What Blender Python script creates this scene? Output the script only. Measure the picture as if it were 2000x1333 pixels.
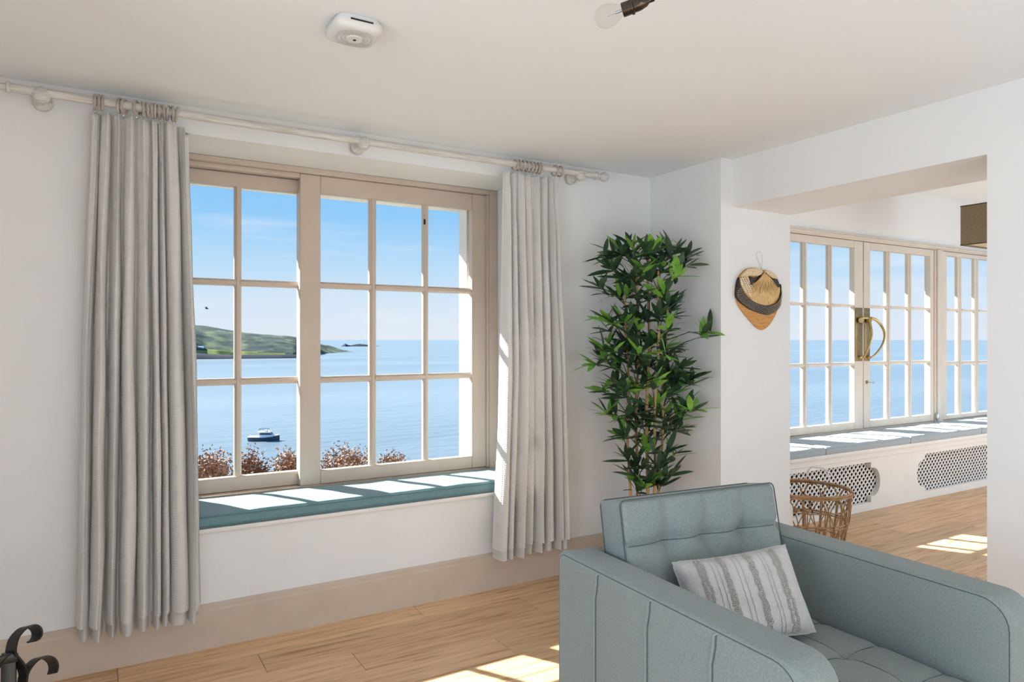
import bpy, bmesh, math, random
from mathutils import Vector, Matrix, noise
random.seed(7)
for o in list(bpy.data.objects): bpy.data.objects.remove(o)
SC = bpy.context.scene
COL = SC.collection
PI = math.pi

# ------------------------------------------------------------------ camera
F_PX = 1366.144            # focal length in pixels of the 2000 x 1333 frame
YAW = math.radians(30.819) # the window wall recedes to the right
HC = 1.348                 # lens height
HY = 663.0
cam_d = bpy.data.cameras.new('camera'); cam = bpy.data.objects.new('camera', cam_d); COL.objects.link(cam)
cam.location = (0, 0, HC); cam.rotation_euler = (PI/2, 0, -YAW)
cam_d.sensor_width = 36; cam_d.lens = F_PX*36/2000; cam_d.shift_y = -(666.5-HY)/2000
cam_d.clip_start = 0.05; cam_d.clip_end = 60000
SC.camera = cam
FW = Vector((math.sin(YAW), math.cos(YAW), 0)); RT = Vector((math.cos(YAW), -math.sin(YAW), 0)); UP = Vector((0, 0, 1))
def ray(x, y): return FW + RT*((x-1000)/F_PX) + UP*((HY-y)/F_PX)
def onY(x, y, Y): d = ray(x, y); return Vector((0, 0, HC)) + d*(Y/d.y)
def onX(x, y, X): d = ray(x, y); return Vector((0, 0, HC)) + d*(X/d.x)
def onZ(x, y, Z): d = ray(x, y); return Vector((0, 0, HC)) + d*((Z-HC)/d.z)
def at(x, y, depth): return Vector((0, 0, HC)) + ray(x, y)*depth

# ------------------------------------------------------------------ sky, sun, light, exposure
W = bpy.data.worlds.new('sky'); SC.world = W; W.use_nodes = True
nt = W.node_tree; nt.nodes.clear()
def N(t, typ, **kw):
    n = t.nodes.new(typ)
    for k, v in kw.items(): setattr(n, k, v)
    return n
tc = N(nt, 'ShaderNodeTexCoord'); sep = N(nt, 'ShaderNodeSeparateXYZ'); nt.links.new(tc.outputs['Generated'], sep.inputs[0])
rp = N(nt, 'ShaderNodeValToRGB'); nt.links.new(sep.outputs['Z'], rp.inputs[0])
cr = rp.color_ramp; cr.elements[0].position = 0.0; cr.elements[0].color = (.80, .87, .97, 1)
cr.elements[1].position = 1.0; cr.elements[1].color = (.13, .38, .85, 1)
for p, c in ((.05, (.72, .85, .98, 1)), (.10, (.53, .77, 1, 1)), (.17, (.31, .64, 1, 1)), (.26, (.25, .57, 1, 1)), (.5, (.20, .48, .95, 1))):
    e = cr.elements.new(p); e.color = c
mp = N(nt, 'ShaderNodeMapping'); mp.inputs['Scale'].default_value = (3, 3, 26); nt.links.new(tc.outputs['Generated'], mp.inputs[0])
nz = N(nt, 'ShaderNodeTexNoise'); nz.inputs['Scale'].default_value = 1.3; nz.inputs['Detail'].default_value = 7; nt.links.new(mp.outputs[0], nz.inputs[0])
r2 = N(nt, 'ShaderNodeValToRGB'); r2.color_ramp.elements[0].position = .54; r2.color_ramp.elements[0].color = (0, 0, 0, 1)
r2.color_ramp.elements[1].position = .80; r2.color_ramp.elements[1].color = (.6, .6, .6, 1); nt.links.new(nz.outputs[0], r2.inputs[0])
mx = N(nt, 'ShaderNodeMixRGB'); mx.inputs[2].default_value = (.93, .95, 1, 1)
nt.links.new(r2.outputs[0], mx.inputs[0]); nt.links.new(rp.outputs[0], mx.inputs[1])
bg = N(nt, 'ShaderNodeBackground'); bg.inputs[1].default_value = 1.2; nt.links.new(mx.outputs[0], bg.inputs[0])
ow = N(nt, 'ShaderNodeOutputWorld'); nt.links.new(bg.outputs[0], ow.inputs[0])
SUN = Vector((.578, -1, -.76))
sd = bpy.data.lights.new('sun', 'SUN'); sd.energy = 27.0; sd.angle = math.radians(.7); sd.color = (1, .955, .87)
so = bpy.data.objects.new('sun', sd); COL.objects.link(so); so.rotation_euler = SUN.to_track_quat('-Z', 'Y').to_euler(); so.location = (-6, 14, 12)
def area(name, loc, target, sx, sy, power, col=(1, 1, 1)):
    d = bpy.data.lights.new(name, 'AREA'); d.shape = 'RECTANGLE'; d.size = sx; d.size_y = sy; d.energy = power; d.color = col
    o = bpy.data.objects.new(name, d); COL.objects.link(o); o.location = loc
    o.rotation_euler = (Vector(target)-Vector(loc)).to_track_quat('-Z', 'Y').to_euler(); return o
# unseen fill lights added for brightness: two aimed up, two in place of windows
area('fill_up', (1.2, -1.3, .5), (1.3, .3, 2.8), 2.6, 1.6, 44, (.82, .92, 1))
area('fill_side', (-2.0, .5, 1.0), (1.8, 1.5, .9), 1.6, 1.6, 66, (.90, .96, 1))
area('fill_up_annex', (6.4, -.6, .5), (6.3, 1.0, 2.6), 3.6, 1.6, 42, (.90, .96, 1))
area('fill_annex', (7.4, .2, 1.2), (5.6, 3.3, .3), 2.6, 1.5, 50, (.92, .97, 1))
VS = SC.view_settings; VS.view_transform = 'Standard'; VS.look = 'None'; VS.exposure = -0.30; VS.gamma = 1.0; VS.use_curve_mapping = False

# ------------------------------------------------------------------ materials
MATS = {}
def base_mat(name, col, rough=.6, spec=.3, metal=0):
    m = bpy.data.materials.new(name); m.use_nodes = True; b = m.node_tree.nodes['Principled BSDF']
    b.inputs['Base Color'].default_value = (*col, 1); b.inputs['Roughness'].default_value = rough
    b.inputs['Specular IOR Level'].default_value = spec; b.inputs['Metallic'].default_value = metal
    MATS[name] = m; return m, m.node_tree, b
def noisy(name, c1, c2, scale=20, rough=.6, spec=.3, bump=.1, stretch=(1, 1, 1), metal=0, detail=4, bscale=None, coord='Object', rnd=False, dist=.005, lo=.3, hi=.7):
    m, t, b = base_mat(name, c1, rough, spec, metal)
    tc = N(t, 'ShaderNodeTexCoord'); mp = N(t, 'ShaderNodeMapping'); mp.inputs['Scale'].default_value = stretch
    src = tc.outputs[coord]
    if rnd:
        oi = N(t, 'ShaderNodeObjectInfo'); ad = N(t, 'ShaderNodeVectorMath', operation='MULTIPLY_ADD')
        cv = N(t, 'ShaderNodeCombineXYZ'); t.links.new(oi.outputs['Random'], cv.inputs[0]); t.links.new(oi.outputs['Random'], cv.inputs[1])
        ad.inputs[1].default_value = (37, 53, 0); t.links.new(cv.outputs[0], ad.inputs[0]); t.links.new(src, ad.inputs[2]); src = ad.outputs[0]
    t.links.new(src, mp.inputs[0])
    n = N(t, 'ShaderNodeTexNoise'); n.inputs['Scale'].default_value = scale; n.inputs['Detail'].default_value = detail; t.links.new(mp.outputs[0], n.inputs[0])
    r = N(t, 'ShaderNodeValToRGB'); r.color_ramp.elements[0].color = (*c1, 1); r.color_ramp.elements[1].color = (*c2, 1)
    r.color_ramp.elements[0].position = lo; r.color_ramp.elements[1].position = hi
    t.links.new(n.outputs[0], r.inputs[0]); t.links.new(r.outputs[0], b.inputs['Base Color'])
    if bump:
        bn = n
        if bscale:
            bn = N(t, 'ShaderNodeTexNoise'); bn.inputs['Scale'].default_value = bscale; bn.inputs['Detail'].default_value = 3; t.links.new(mp.outputs[0], bn.inputs[0])
        bp = N(t, 'ShaderNodeBump'); bp.inputs['Strength'].default_value = bump; bp.inputs['Distance'].default_value = dist
        t.links.new(bn.outputs[0], bp.inputs['Height']); t.links.new(bp.outputs[0], b.inputs['Normal'])
    return m
noisy('plaster', (.79, .795, .80), (.81, .815, .82), 3, .85, .15, .25, bscale=60, dist=.002)
noisy('ceiling_paint', (.82, .845, .865), (.83, .855, .875), 2, .9, .1, .15, bscale=40, dist=.002)
noisy('stone_paint', (.56, .465, .385), (.60, .50, .42), 8, .45, .35, .1, bscale=90, dist=.001)
noisy('skirting_paint', (.55, .455, .365), (.60, .50, .405), 7, .5, .3, .1, bscale=70, dist=.001)
noisy('door_paint', (.66, .595, .52), (.71, .645, .57), 8, .45, .35, .1, bscale=90, dist=.001)
noisy('white_paint', (.78, .765, .745), (.82, .81, .79), 6, .5, .3, .1, bscale=80, dist=.001)
noisy('white_render', (.80, .80, .79), (.86, .86, .85), 9, .9, .1, .4, bscale=50, dist=.004)
noisy('limed_wood', (.50, .475, .445), (.72, .70, .67), 9, .6, .25, .3, stretch=(1, 14, 14), dist=.002)
noisy('limed_ring', (.34, .30, .265), (.52, .47, .42), 30, .6, .25, .3, dist=.002)
noisy('rattan', (.30, .165, .075), (.50, .30, .15), 40, .5, .4, .3, dist=.002)
noisy('iron', (.008, .0075, .0075), (.02, .019, .018), 30, .36, .4, .2, dist=.002)
noisy('brass', (.42, .30, .12), (.60, .45, .20), 25, .30, .5, .1, metal=.9, dist=.001)
noisy('old_brass', (.20, .14, .06), (.32, .23, .10), 40, .42, .5, .2, metal=.7, dist=.001)
noisy('bronze', (.05, .038, .03), (.09, .07, .055), 20, .22, .6, .0, metal=.8)
noisy('alarm_plastic', (.68, .675, .665), (.70, .695, .685), 10, .45, .4, 0)
noisy('alarm_rib', (.50, .50, .49), (.54, .54, .53), 10, .5, .3, 0)
noisy('dark_slot', (.02, .02, .02), (.04, .04, .04), 10, .8, .1, 0)
noisy('steel', (.5, .5, .5), (.6, .6, .6), 10, .3, .5, 0, metal=.9)
noisy('cane', (.42, .24, .09), (.62, .40, .18), 12, .45, .4, .2, stretch=(6, 6, .6), dist=.002)
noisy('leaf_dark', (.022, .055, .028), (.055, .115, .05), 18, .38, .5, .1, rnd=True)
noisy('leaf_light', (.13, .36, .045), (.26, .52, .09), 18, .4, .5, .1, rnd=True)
noisy('twig', (.03, .04, .02), (.08, .09, .04), 18, .6, .3, 0)
noisy('pot_glaze', (.30, .29, .27), (.38, .37, .35), 12, .4, .4, .1)
noisy('soil', (.03, .02, .012), (.08, .055, .035), 60, .95, .1, .6, dist=.01)
noisy('straw', (.50, .30, .12), (.78, .56, .28), 70, .7, .2, .6, stretch=(3, 1, .5), dist=.003)
noisy('straw_pale', (.58, .43, .25), (.80, .66, .45), 90, .7, .2, .6, dist=.003)
noisy('straw_orange', (.42, .18, .045), (.70, .38, .12), 60, .6, .25, .7, stretch=(.5, 1, 5), dist=.003)
noisy('black_weave', (.012, .010, .010), (.05, .04, .035), 60, .6, .3, .5, dist=.003)
noisy('string', (.5, .48, .45), (.6, .58, .55), 60, .8, .1, 0)
noisy('shade_weave', (.17, .125, .07), (.30, .235, .145), 60, .8, .2, .5, stretch=(1, 1, 5), dist=.003)
noisy('shade_lining', (.55, .47, .34), (.62, .54, .40), 30, .8, .1, 0)
noisy('shade_trim', (.06, .042, .025), (.09, .065, .04), 30, .7, .2, 0)
noisy('leg_wood', (.10, .06, .035), (.16, .10, .06), 12, .5, .3, .1)
noisy('hull_paint', (.03, .07, .11), (.05, .10, .15), 1, .4, .4, 0)
noisy('boat_white', (.82, .82, .82), (.88, .88, .88), 1, .4, .4, 0)
noisy('boat_glass', (.02, .03, .05), (.03, .05, .08), 1, .1, .6, 0)
noisy('rock', (.008, .016, .030), (.022, .036, .058), .02, .9, .1, .5, detail=8, dist=4)  # blue tint puts the distance haze into the rock colour
noisy('shrub_leaf', (.15, .055, .03), (.29, .17, .09), 3, .7, .2, 0, lo=.35, hi=.65)
noisy('shrub_twig', (.16, .08, .05), (.28, .17, .10), 8, .8, .1, 0)
noisy('grass', (.055, .060, .032), (.11, .11, .06), 1.5, .95, .05, .5, dist=.05)
noisy('slate', (.10, .10, .11), (.16, .16, .17), 4, .7, .3, .2)
noisy('felt_and_shade', (.015, .015, .015), (.03, .03, .03), 20, .9, .1, 0)  # floor base, and the painted shade behind the lattice grilles
def headland():
    m, t, b = base_mat('headland_turf', (.1, .2, .1), .95, .05)
    tc = N(t, 'ShaderNodeTexCoord'); n = N(t, 'ShaderNodeTexNoise'); n.inputs['Scale'].default_value = .03; n.inputs['Detail'].default_value = 9; n.inputs['Roughness'].default_value = .65
    t.links.new(tc.outputs['Object'], n.inputs[0]); r = N(t, 'ShaderNodeValToRGB'); e = r.color_ramp.elements
    e[0].position = .36; e[0].color = (.022, .040, .048, 1); e[1].position = .64; e[1].color = (.13, .165, .095, 1)  # bluish darks carry distance haze in the turf colour
    x = r.color_ramp.elements.new(.5); x.color = (.055, .080, .068, 1)
    t.links.new(n.outputs[0], r.inputs[0]); t.links.new(r.outputs[0], b.inputs['Base Color'])
headland()
noisy('field', (.17, .21, .065), (.22, .25, .09), .02, .95, .05, 0)
def sea_mat():
    m, t, b = base_mat('sea_water', (.1, .15, .2), .30, .28)
    tc = N(t, 'ShaderNodeTexCoord'); mp = N(t, 'ShaderNodeMapping'); mp.inputs['Scale'].default_value = (.055, .16, 1); mp.inputs['Rotation'].default_value = (0, 0, .5); t.links.new(tc.outputs['Object'], mp.inputs[0])
    n = N(t, 'ShaderNodeTexNoise'); n.inputs['Scale'].default_value = 1; n.inputs['Detail'].default_value = 6; n.inputs['Roughness'].default_value = .6; t.links.new(mp.outputs[0], n.inputs[0])
    mp2 = N(t, 'ShaderNodeMapping'); mp2.inputs['Scale'].default_value = (.0016, .008, 1); mp2.inputs['Rotation'].default_value = (0, 0, .5); t.links.new(tc.outputs['Object'], mp2.inputs[0])
    n2 = N(t, 'ShaderNodeTexNoise'); n2.inputs['Scale'].default_value = 1; n2.inputs['Detail'].default_value = 5; t.links.new(mp2.outputs[0], n2.inputs[0])
    r = N(t, 'ShaderNodeValToRGB'); r.color_ramp.elements[0].position = .35; r.color_ramp.elements[0].color = (.118, .162, .202, 1); r.color_ramp.elements[1].position = .65; r.color_ramp.elements[1].color = (.158, .205, .24, 1)
    t.links.new(n2.outputs[0], r.inputs[0]); t.links.new(r.outputs[0], b.inputs['Base Color'])
    bp = N(t, 'ShaderNodeBump'); bp.inputs['Strength'].default_value = .6; bp.inputs['Distance'].default_value = 1.6; t.links.new(n.outputs[0], bp.inputs['Height']); t.links.new(bp.outputs[0], b.inputs['Normal'])
sea_mat()
def oak():
    m, t, b = base_mat('oak_plank', (.4, .27, .17), .42, .35)
    tc = N(t, 'ShaderNodeTexCoord'); oi = N(t, 'ShaderNodeObjectInfo')
    cv = N(t, 'ShaderNodeCombineXYZ'); t.links.new(oi.outputs['Random'], cv.inputs[0]); t.links.new(oi.outputs['Random'], cv.inputs[1])
    ad = N(t, 'ShaderNodeVectorMath', operation='MULTIPLY_ADD'); ad.inputs[1].default_value = (71, 43, 0); t.links.new(cv.outputs[0], ad.inputs[0]); t.links.new(tc.outputs['Object'], ad.inputs[2])
    mp = N(t, 'ShaderNodeMapping'); mp.inputs['Scale'].default_value = (1.1, 16, 1); t.links.new(ad.outputs[0], mp.inputs[0])
    n = N(t, 'ShaderNodeTexNoise'); n.inputs['Scale'].default_value = 2.2; n.inputs['Detail'].default_value = 8; n.inputs['Roughness'].default_value = .62; n.inputs['Distortion'].default_value = .6; t.links.new(mp.outputs[0], n.inputs[0])
    r = N(t, 'ShaderNodeValToRGB'); e = r.color_ramp.elements
    e[0].position = .30; e[0].color = (.43, .225, .10, 1); e[1].position = .68; e[1].color = (.82, .555, .335, 1)
    x = r.color_ramp.elements.new(.47); x.color = (.70, .445, .25, 1)
    t.links.new(n.outputs[0], r.inputs[0])
    hs = N(t, 'ShaderNodeHueSaturation'); mr = N(t, 'ShaderNodeMapRange'); mr.inputs['To Min'].default_value = .86; mr.inputs['To Max'].default_value = 1.12
    t.links.new(oi.outputs['Random'], mr.inputs[0]); t.links.new(mr.outputs[0], hs.inputs['Value']); t.links.new(r.outputs[0], hs.inputs['Color']); t.links.new(hs.outputs[0], b.inputs['Base Color'])
    bp = N(t, 'ShaderNodeBump'); bp.inputs['Strength'].default_value = .12; bp.inputs['Distance'].default_value = .002; t.links.new(n.outputs[0], bp.inputs['Height']); t.links.new(bp.outputs[0], b.inputs['Normal'])
oak()
def fabric(name, c1, c2, scale=900, bump=.35, big=9, sheen=.3, transl=0, dist=.0015, grid=None):
    m, t, b = base_mat(name, c1, .9, .12)
    b.inputs['Sheen Weight'].default_value = sheen; b.inputs['Sheen Roughness'].default_value = .5
    tc = N(t, 'ShaderNodeTexCoord')
    n = N(t, 'ShaderNodeTexNoise'); n.inputs['Scale'].default_value = big; n.inputs['Detail'].default_value = 6; n.inputs['Roughness'].default_value = .7; t.links.new(tc.outputs['Object'], n.inputs[0])
    r = N(t, 'ShaderNodeValToRGB'); r.color_ramp.elements[0].position = .3; r.color_ramp.elements[1].position = .7; r.color_ramp.elements[0].color = (*c1, 1); r.color_ramp.elements[1].color = (*c2, 1)
    t.links.new(n.outputs[0], r.inputs[0]); t.links.new(r.outputs[0], b.inputs['Base Color'])
    n2 = N(t, 'ShaderNodeTexNoise'); n2.inputs['Scale'].default_value = scale; n2.inputs['Detail'].default_value = 1; t.links.new(tc.outputs['Object'], n2.inputs[0])
    h = n2.outputs[0]
    if grid:   # waffle cells in metres of cloth (UV)
        s = N(t, 'ShaderNodeSeparateXYZ'); t.links.new(tc.outputs['UV'], s.inputs[0]); acc = None
        for i in (0, 1):
            k = N(t, 'ShaderNodeMath', operation='MULTIPLY'); k.inputs[1].default_value = 2*PI/grid[i]; t.links.new(s.outputs[i], k.inputs[0])
            q = N(t, 'ShaderNodeMath', operation='SINE'); t.links.new(k.outputs[0], q.inputs[0])
            if acc is None: acc = q
            else:
                mm = N(t, 'ShaderNodeMath', operation='MAXIMUM'); t.links.new(acc.outputs[0], mm.inputs[0]); t.links.new(q.outputs[0], mm.inputs[1]); acc = mm
        h = acc.outputs[0]
    bp = N(t, 'ShaderNodeBump'); bp.inputs['Strength'].default_value = bump; bp.inputs['Distance'].default_value = dist
    t.links.new(h, bp.inputs['Height']); t.links.new(bp.outputs[0], b.inputs['Normal'])
    if transl:
        tr = N(t, 'ShaderNodeBsdfTranslucent'); tr.inputs[0].default_value = (*c2, 1); ms = N(t, 'ShaderNodeMixShader'); ms.inputs[0].default_value = transl
        o = t.nodes['Material Output']; t.links.new(b.outputs[0], ms.inputs[1]); t.links.new(tr.outputs[0], ms.inputs[2]); t.links.new(ms.outputs[0], o.inputs[0])
    return m
fabric('chair_wool', (.185, .218, .212), (.285, .325, .318), 700, .45, 190)
fabric('chair_piping', (.20, .235, .23), (.24, .275, .27), 700, .2, 60)
fabric('chair_seam', (.075, .097, .094), (.10, .125, .121), 700, .2, 60)
fabric('seat_linen', (.145, .265, .29), (.185, .315, .34), 800, .25, 80)
fabric('seat_linen_grey', (.36, .43, .48), (.42, .49, .54), 800, .25, 80)
fabric('seat_piping', (.10, .20, .22), (.13, .24, .26), 800, .2, 80)
fabric('curtain_cloth', (.78, .765, .74), (.84, .825, .80), 500, .55, 20, .2, .16, .0022, (.011, .011))
fabric('curtain_lining', (.74, .73, .71), (.78, .77, .75), 600, .2, 20, .1, .3)
fabric('pillow_cloth', (.46, .44, .43), (.55, .53, .515), 260, .6, 30, .3, 0, .003)
fabric('pillow_tuft', (.50, .45, .40), (.62, .56, .50), 300, .9, 160, .3, 0, .006)
def glass(name, tint=(1, 1, 1), ior=1.45, k=.8):
    m = bpy.data.materials.new(name); m.use_nodes = True; t = m.node_tree; t.nodes.clear()
    o = N(t, 'ShaderNodeOutputMaterial'); ms = N(t, 'ShaderNodeMixShader'); tr = N(t, 'ShaderNodeBsdfTransparent'); tr.inputs[0].default_value = (*tint, 1)
    gl = N(t, 'ShaderNodeBsdfGlossy'); gl.inputs['Roughness'].default_value = .01; lw = N(t, 'ShaderNodeLayerWeight'); lw.inputs[0].default_value = .5
    pw = N(t, 'ShaderNodeMath', operation='POWER'); pw.inputs[1].default_value = 4.0; t.links.new(lw.outputs['Facing'], pw.inputs[0])
    mu = N(t, 'ShaderNodeMath', operation='MULTIPLY_ADD'); mu.inputs[1].default_value = k; mu.inputs[2].default_value = .004
    t.links.new(pw.outputs[0], mu.inputs[0]); t.links.new(mu.outputs[0], ms.inputs[0]); t.links.new(tr.outputs[0], ms.inputs[1]); t.links.new(gl.outputs[0], ms.inputs[2]); t.links.new(ms.outputs[0], o.inputs[0])
    MATS[name] = m
glass('window_glass', (.985, .99, .99), 1.45, .35)
glass('bulb_glass', (.95, .95, .945), 1.45, .45)

# ------------------------------------------------------------------ mesh helpers
class MB:
    def __init__(s): s.v = []; s.f = []; s.uv = None
    def add(s, vs, fs):
        k = len(s.v); s.v += [tuple(p) for p in vs]; s.f += [tuple(i+k for i in f) for f in fs]; return s
    def box(s, x0, x1, y0, y1, z0, z1):
        return s.add([(x0, y0, z0), (x1, y0, z0), (x1, y1, z0), (x0, y1, z0), (x0, y0, z1), (x1, y0, z1), (x1, y1, z1), (x0, y1, z1)],
                     [(0, 3, 2, 1), (4, 5, 6, 7), (0, 1, 5, 4), (1, 2, 6, 5), (2, 3, 7, 6), (3, 0, 4, 7)])
    def tube(s, pts, r, n=8, closed=False, flat=None):
        pts = [Vector(p) for p in pts]; m = len(pts); rs = r if isinstance(r, (list, tuple)) else [r]*m
        up = None; rings = []
        for i, p in enumerate(pts):
            a = pts[(i-1) % m] if (closed or i > 0) else p; b = pts[(i+1) % m] if (closed or i < m-1) else p
            d = (b-a).normalized() if (b-a).length > 1e-9 else Vector((0, 0, 1))
            if up is None: up = Vector((0, 0, 1)) if abs(d.z) < .9 else Vector((1, 0, 0))
            u = d.cross(up); u = u.normalized() if u.length > 1e-6 else d.orthogonal().normalized(); w = u.cross(d).normalized(); up = w
            rings.append([p+(u*math.cos(2*PI*k/n)+w*math.sin(2*PI*k/n))*rs[i] for k in range(n)])
        vs = [q for R in rings for q in R]; fs = []
        for i in range(m if closed else m-1):
            j = (i+1) % m
            for k in range(n): fs.append((i*n+k, i*n+(k+1) % n, j*n+(k+1) % n, j*n+k))
        if not closed: fs += [tuple(range(n-1, -1, -1)), tuple((m-1)*n+k for k in range(n))]
        return s.add(vs, fs)
    def lathe(s, prof, origin, axis=(0, 0, 1), n=24):
        ax = Vector(axis).normalized(); u = ax.orthogonal().normalized(); w = ax.cross(u); o = Vector(origin); vs = []; fs = []; m = len(prof)
        for r, h in prof:
            for k in range(n): vs.append(o+ax*h+(u*math.cos(2*PI*k/n)+w*math.sin(2*PI*k/n))*max(r, 1e-5))
        for i in range(m-1):
            for k in range(n): fs.append((i*n+k, i*n+(k+1) % n, (i+1)*n+(k+1) % n, (i+1)*n+k))
        return s.add(vs, fs)
    def prism(s, poly, fn, d0, d1):
        """poly of (a,b); fn(a,b,d) -> point; extruded between d0 and d1"""
        n = len(poly); vs = [fn(a, b, d0) for a, b in poly]+[fn(a, b, d1) for a, b in poly]
        return s.add(vs, [tuple(range(n)), tuple(range(2*n-1, n-1, -1))]+[(i, n+i, n+(i+1) % n, (i+1) % n) for i in range(n)])
    def grid(s, fn, nu, nv):
        vs = [fn(i/nu, j/nv) for j in range(nv+1) for i in range(nu+1)]
        return s.add(vs, [(j*(nu+1)+i, j*(nu+1)+i+1, (j+1)*(nu+1)+i+1, (j+1)*(nu+1)+i) for j in range(nv) for i in range(nu)])
    def build(s, name, mat, parent=None, smooth=False, bevel=0, seg=2, local=False, normals=True, angle=40):
        me = bpy.data.meshes.new(name); me.from_pydata(s.v, [], s.f)
        if bevel or normals:
            bm = bmesh.new(); bm.from_mesh(me)
            if normals: bmesh.ops.recalc_face_normals(bm, faces=bm.faces)
            if bevel:
                ed = [e for e in bm.edges if len(e.link_faces) == 2 and e.calc_face_angle(0) > .6]
                bmesh.ops.bevel(bm, geom=ed, offset=bevel, segments=seg, profile=.5, affect='EDGES', clamp_overlap=True)
            bm.to_mesh(me); bm.free()
        if s.uv:
            l = me.uv_layers.new(name='UVMap')
            for lp in me.loops: l.data[lp.index].uv = s.uv[lp.vertex_index]
        if smooth or bevel:
            for p in me.polygons: p.use_smooth = True
            if angle: me.set_sharp_from_angle(angle=math.radians(angle))
        return link(name, me, mat, parent, local)
def link(name, me, mat, parent=None, local=False):
    o = bpy.data.objects.new(name, me); COL.objects.link(o)
    if mat: 
        if not me.materials: me.materials.append(MATS[mat])
    if parent:
        o.parent = parent
        if not local and parent.type == 'EMPTY': o.matrix_parent_inverse = parent.matrix_basis.inverted()
    return o
def tag(o, label=None, cat=None, group=None, kind=None):
    if label: o['label'] = label
    if cat: o['category'] = cat
    if group: o['group'] = group
    if kind: o['kind'] = kind
    return o
def empty(name, loc, rz=0):
    o = bpy.data.objects.new(name, None); COL.objects.link(o); o.location = loc; o.rotation_euler = (0, 0, rz); o.empty_display_size = .1; return o
def box(name, x0, x1, y0, y1, z0, z1, mat, parent=None, bevel=0, local=False): return MB().box(x0, x1, y0, y1, z0, z1).build(name, mat, parent, bevel=bevel, local=local)

# ------------------------------------------------------------------ the room
YW, XW, XH, XB, YJ, YN = 3.31, 2.981, 3.071, 3.566, 2.737, 1.432
ZC, ZC2 = 2.355, 2.74
def structure(o, label, cat): return tag(o, label, cat, kind='structure')
def wall_with_hole(mb, y0, y1, x0, x1, z0, z1, h):
    hx0, hx1, hz0, hz1 = h
    mb.box(x0, hx0, y0, y1, z0, z1); mb.box(hx1, x1, y0, y1, z0, z1); mb.box(hx0, hx1, y0, y1, z0, hz0); mb.box(hx0, hx1, y0, y1, hz1, z1)
m = MB(); wall_with_hole(m, YW, 3.80, -.7, XB, -.3, 2.5, (.165, 2.075, .515, 2.237))
structure(m.build('wall_back', 'plaster'), 'white plastered wall around the deep window seat recess', 'wall')
m = MB(); wall_with_hole(m, 3.80, 3.90, -1.2, XB, -.6, 2.5, (.20, 1.945, .60, 2.135))
structure(m.build('wall_outside', 'white_render'), 'white painted outer reveal seen through the right window panes', 'wall')
m = MB(); m.box(XW, XB, YJ, YW, 0, ZC); m.box(XH, XB, YN, YJ, 2.09, ZC2+.05); m.box(XH, XB, -2.6, YN, 0, ZC2+.05)
structure(m.build('wall_right', 'plaster'), 'thick white wall with the wide opening into the next room', 'wall')
structure(box('wall_left', -.70, -.55, 1.6, YW, 0, ZC, 'plaster'), 'white wall beside the iron stand, left of the window', 'wall')
structure(box('wall_front', -.70, 9.2, -2.72, -2.6, 0, ZC2, 'plaster'), 'white wall at the other end of both rooms', 'wall')
structure(box('ceiling', -.70, XH, -2.6, YW, ZC, ZC+.12, 'ceiling_paint'), 'plain off-white ceiling with the smoke alarm', 'ceiling')
structure(box('ceiling', XB, 9.2, -2.6, 3.9, ZC2, ZC2+.12, 'ceiling_paint'), 'white ceiling of the room beyond the opening', 'ceiling')
# floor: base and planks laid along the window wall
fl = structure(box('floor', -.70, 9.2, -2.6, YW, -.12, -.012, 'felt_and_shade'), 'warm oak plank floor running through both rooms', 'floor')
PW, PL = .187, 1.30
pm = {}
def plank_mesh(L):
    k = round(L, 3)
    if k not in pm:
        mb = MB().box(0, L-.0016, -.187+.0016, 0, -.012, 0); o = mb.build('floor_plank', 'oak_plank', bevel=.0012, seg=1); pm[k] = o.data; bpy.data.objects.remove(o)
    return pm[k]
offs = [.52, .0, .95, .35, 1.18, .68, .2, .85, .45, 1.05]
for r in range(25):
    y = YW-.002-r*PW; x = -.70-offs[r % 10]*1.0
    while x < 9.2:
        a, b = max(x, -.70), min(x+PL, 9.2)
        if b-a > .1:
            o = link('floor_plank', plank_mesh(b-a), None, fl); o.location = (a, y, 0)
        x += PL
# skirting boards
def skirt(name, poly_len, fn, mat, label, h=.192, d=.02):
    pr = [(0, 0), (d, 0), (d, h-.03), (d*.75, h-.022), (d*.75, h-.008), (d*.3, h), (0, h)]
    o = MB().prism(pr, fn, 0, poly_len).build(name, mat); structure(o, label, 'skirting board'); return o
skirt('baseboard_back', XW+.55, lambda a, b, d: (-.55+d, YW-a, b), 'skirting_paint', 'taupe painted skirting board under the window seat')
skirt('baseboard_right', YW-YJ, lambda a, b, d: (XW-a, YJ+d, b), 'skirting_paint', 'taupe skirting board behind the bamboo plant')
skirt('baseboard_annex', 2.0, lambda a, b, d: (XB+a*1.4, YJ+.0-d*0+d*.28, b), 'white_paint', 'short white skirting at the far corner of the opening', h=.36)
# board under the window cushion
tr = MB(); tr.box(.165, 2.075, YW-.018, 3.665, .500, .522)
structure(tr.build('trim_1', 'white_paint', bevel=.006), 'white seat board under the teal window cushion', 'sill')

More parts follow.
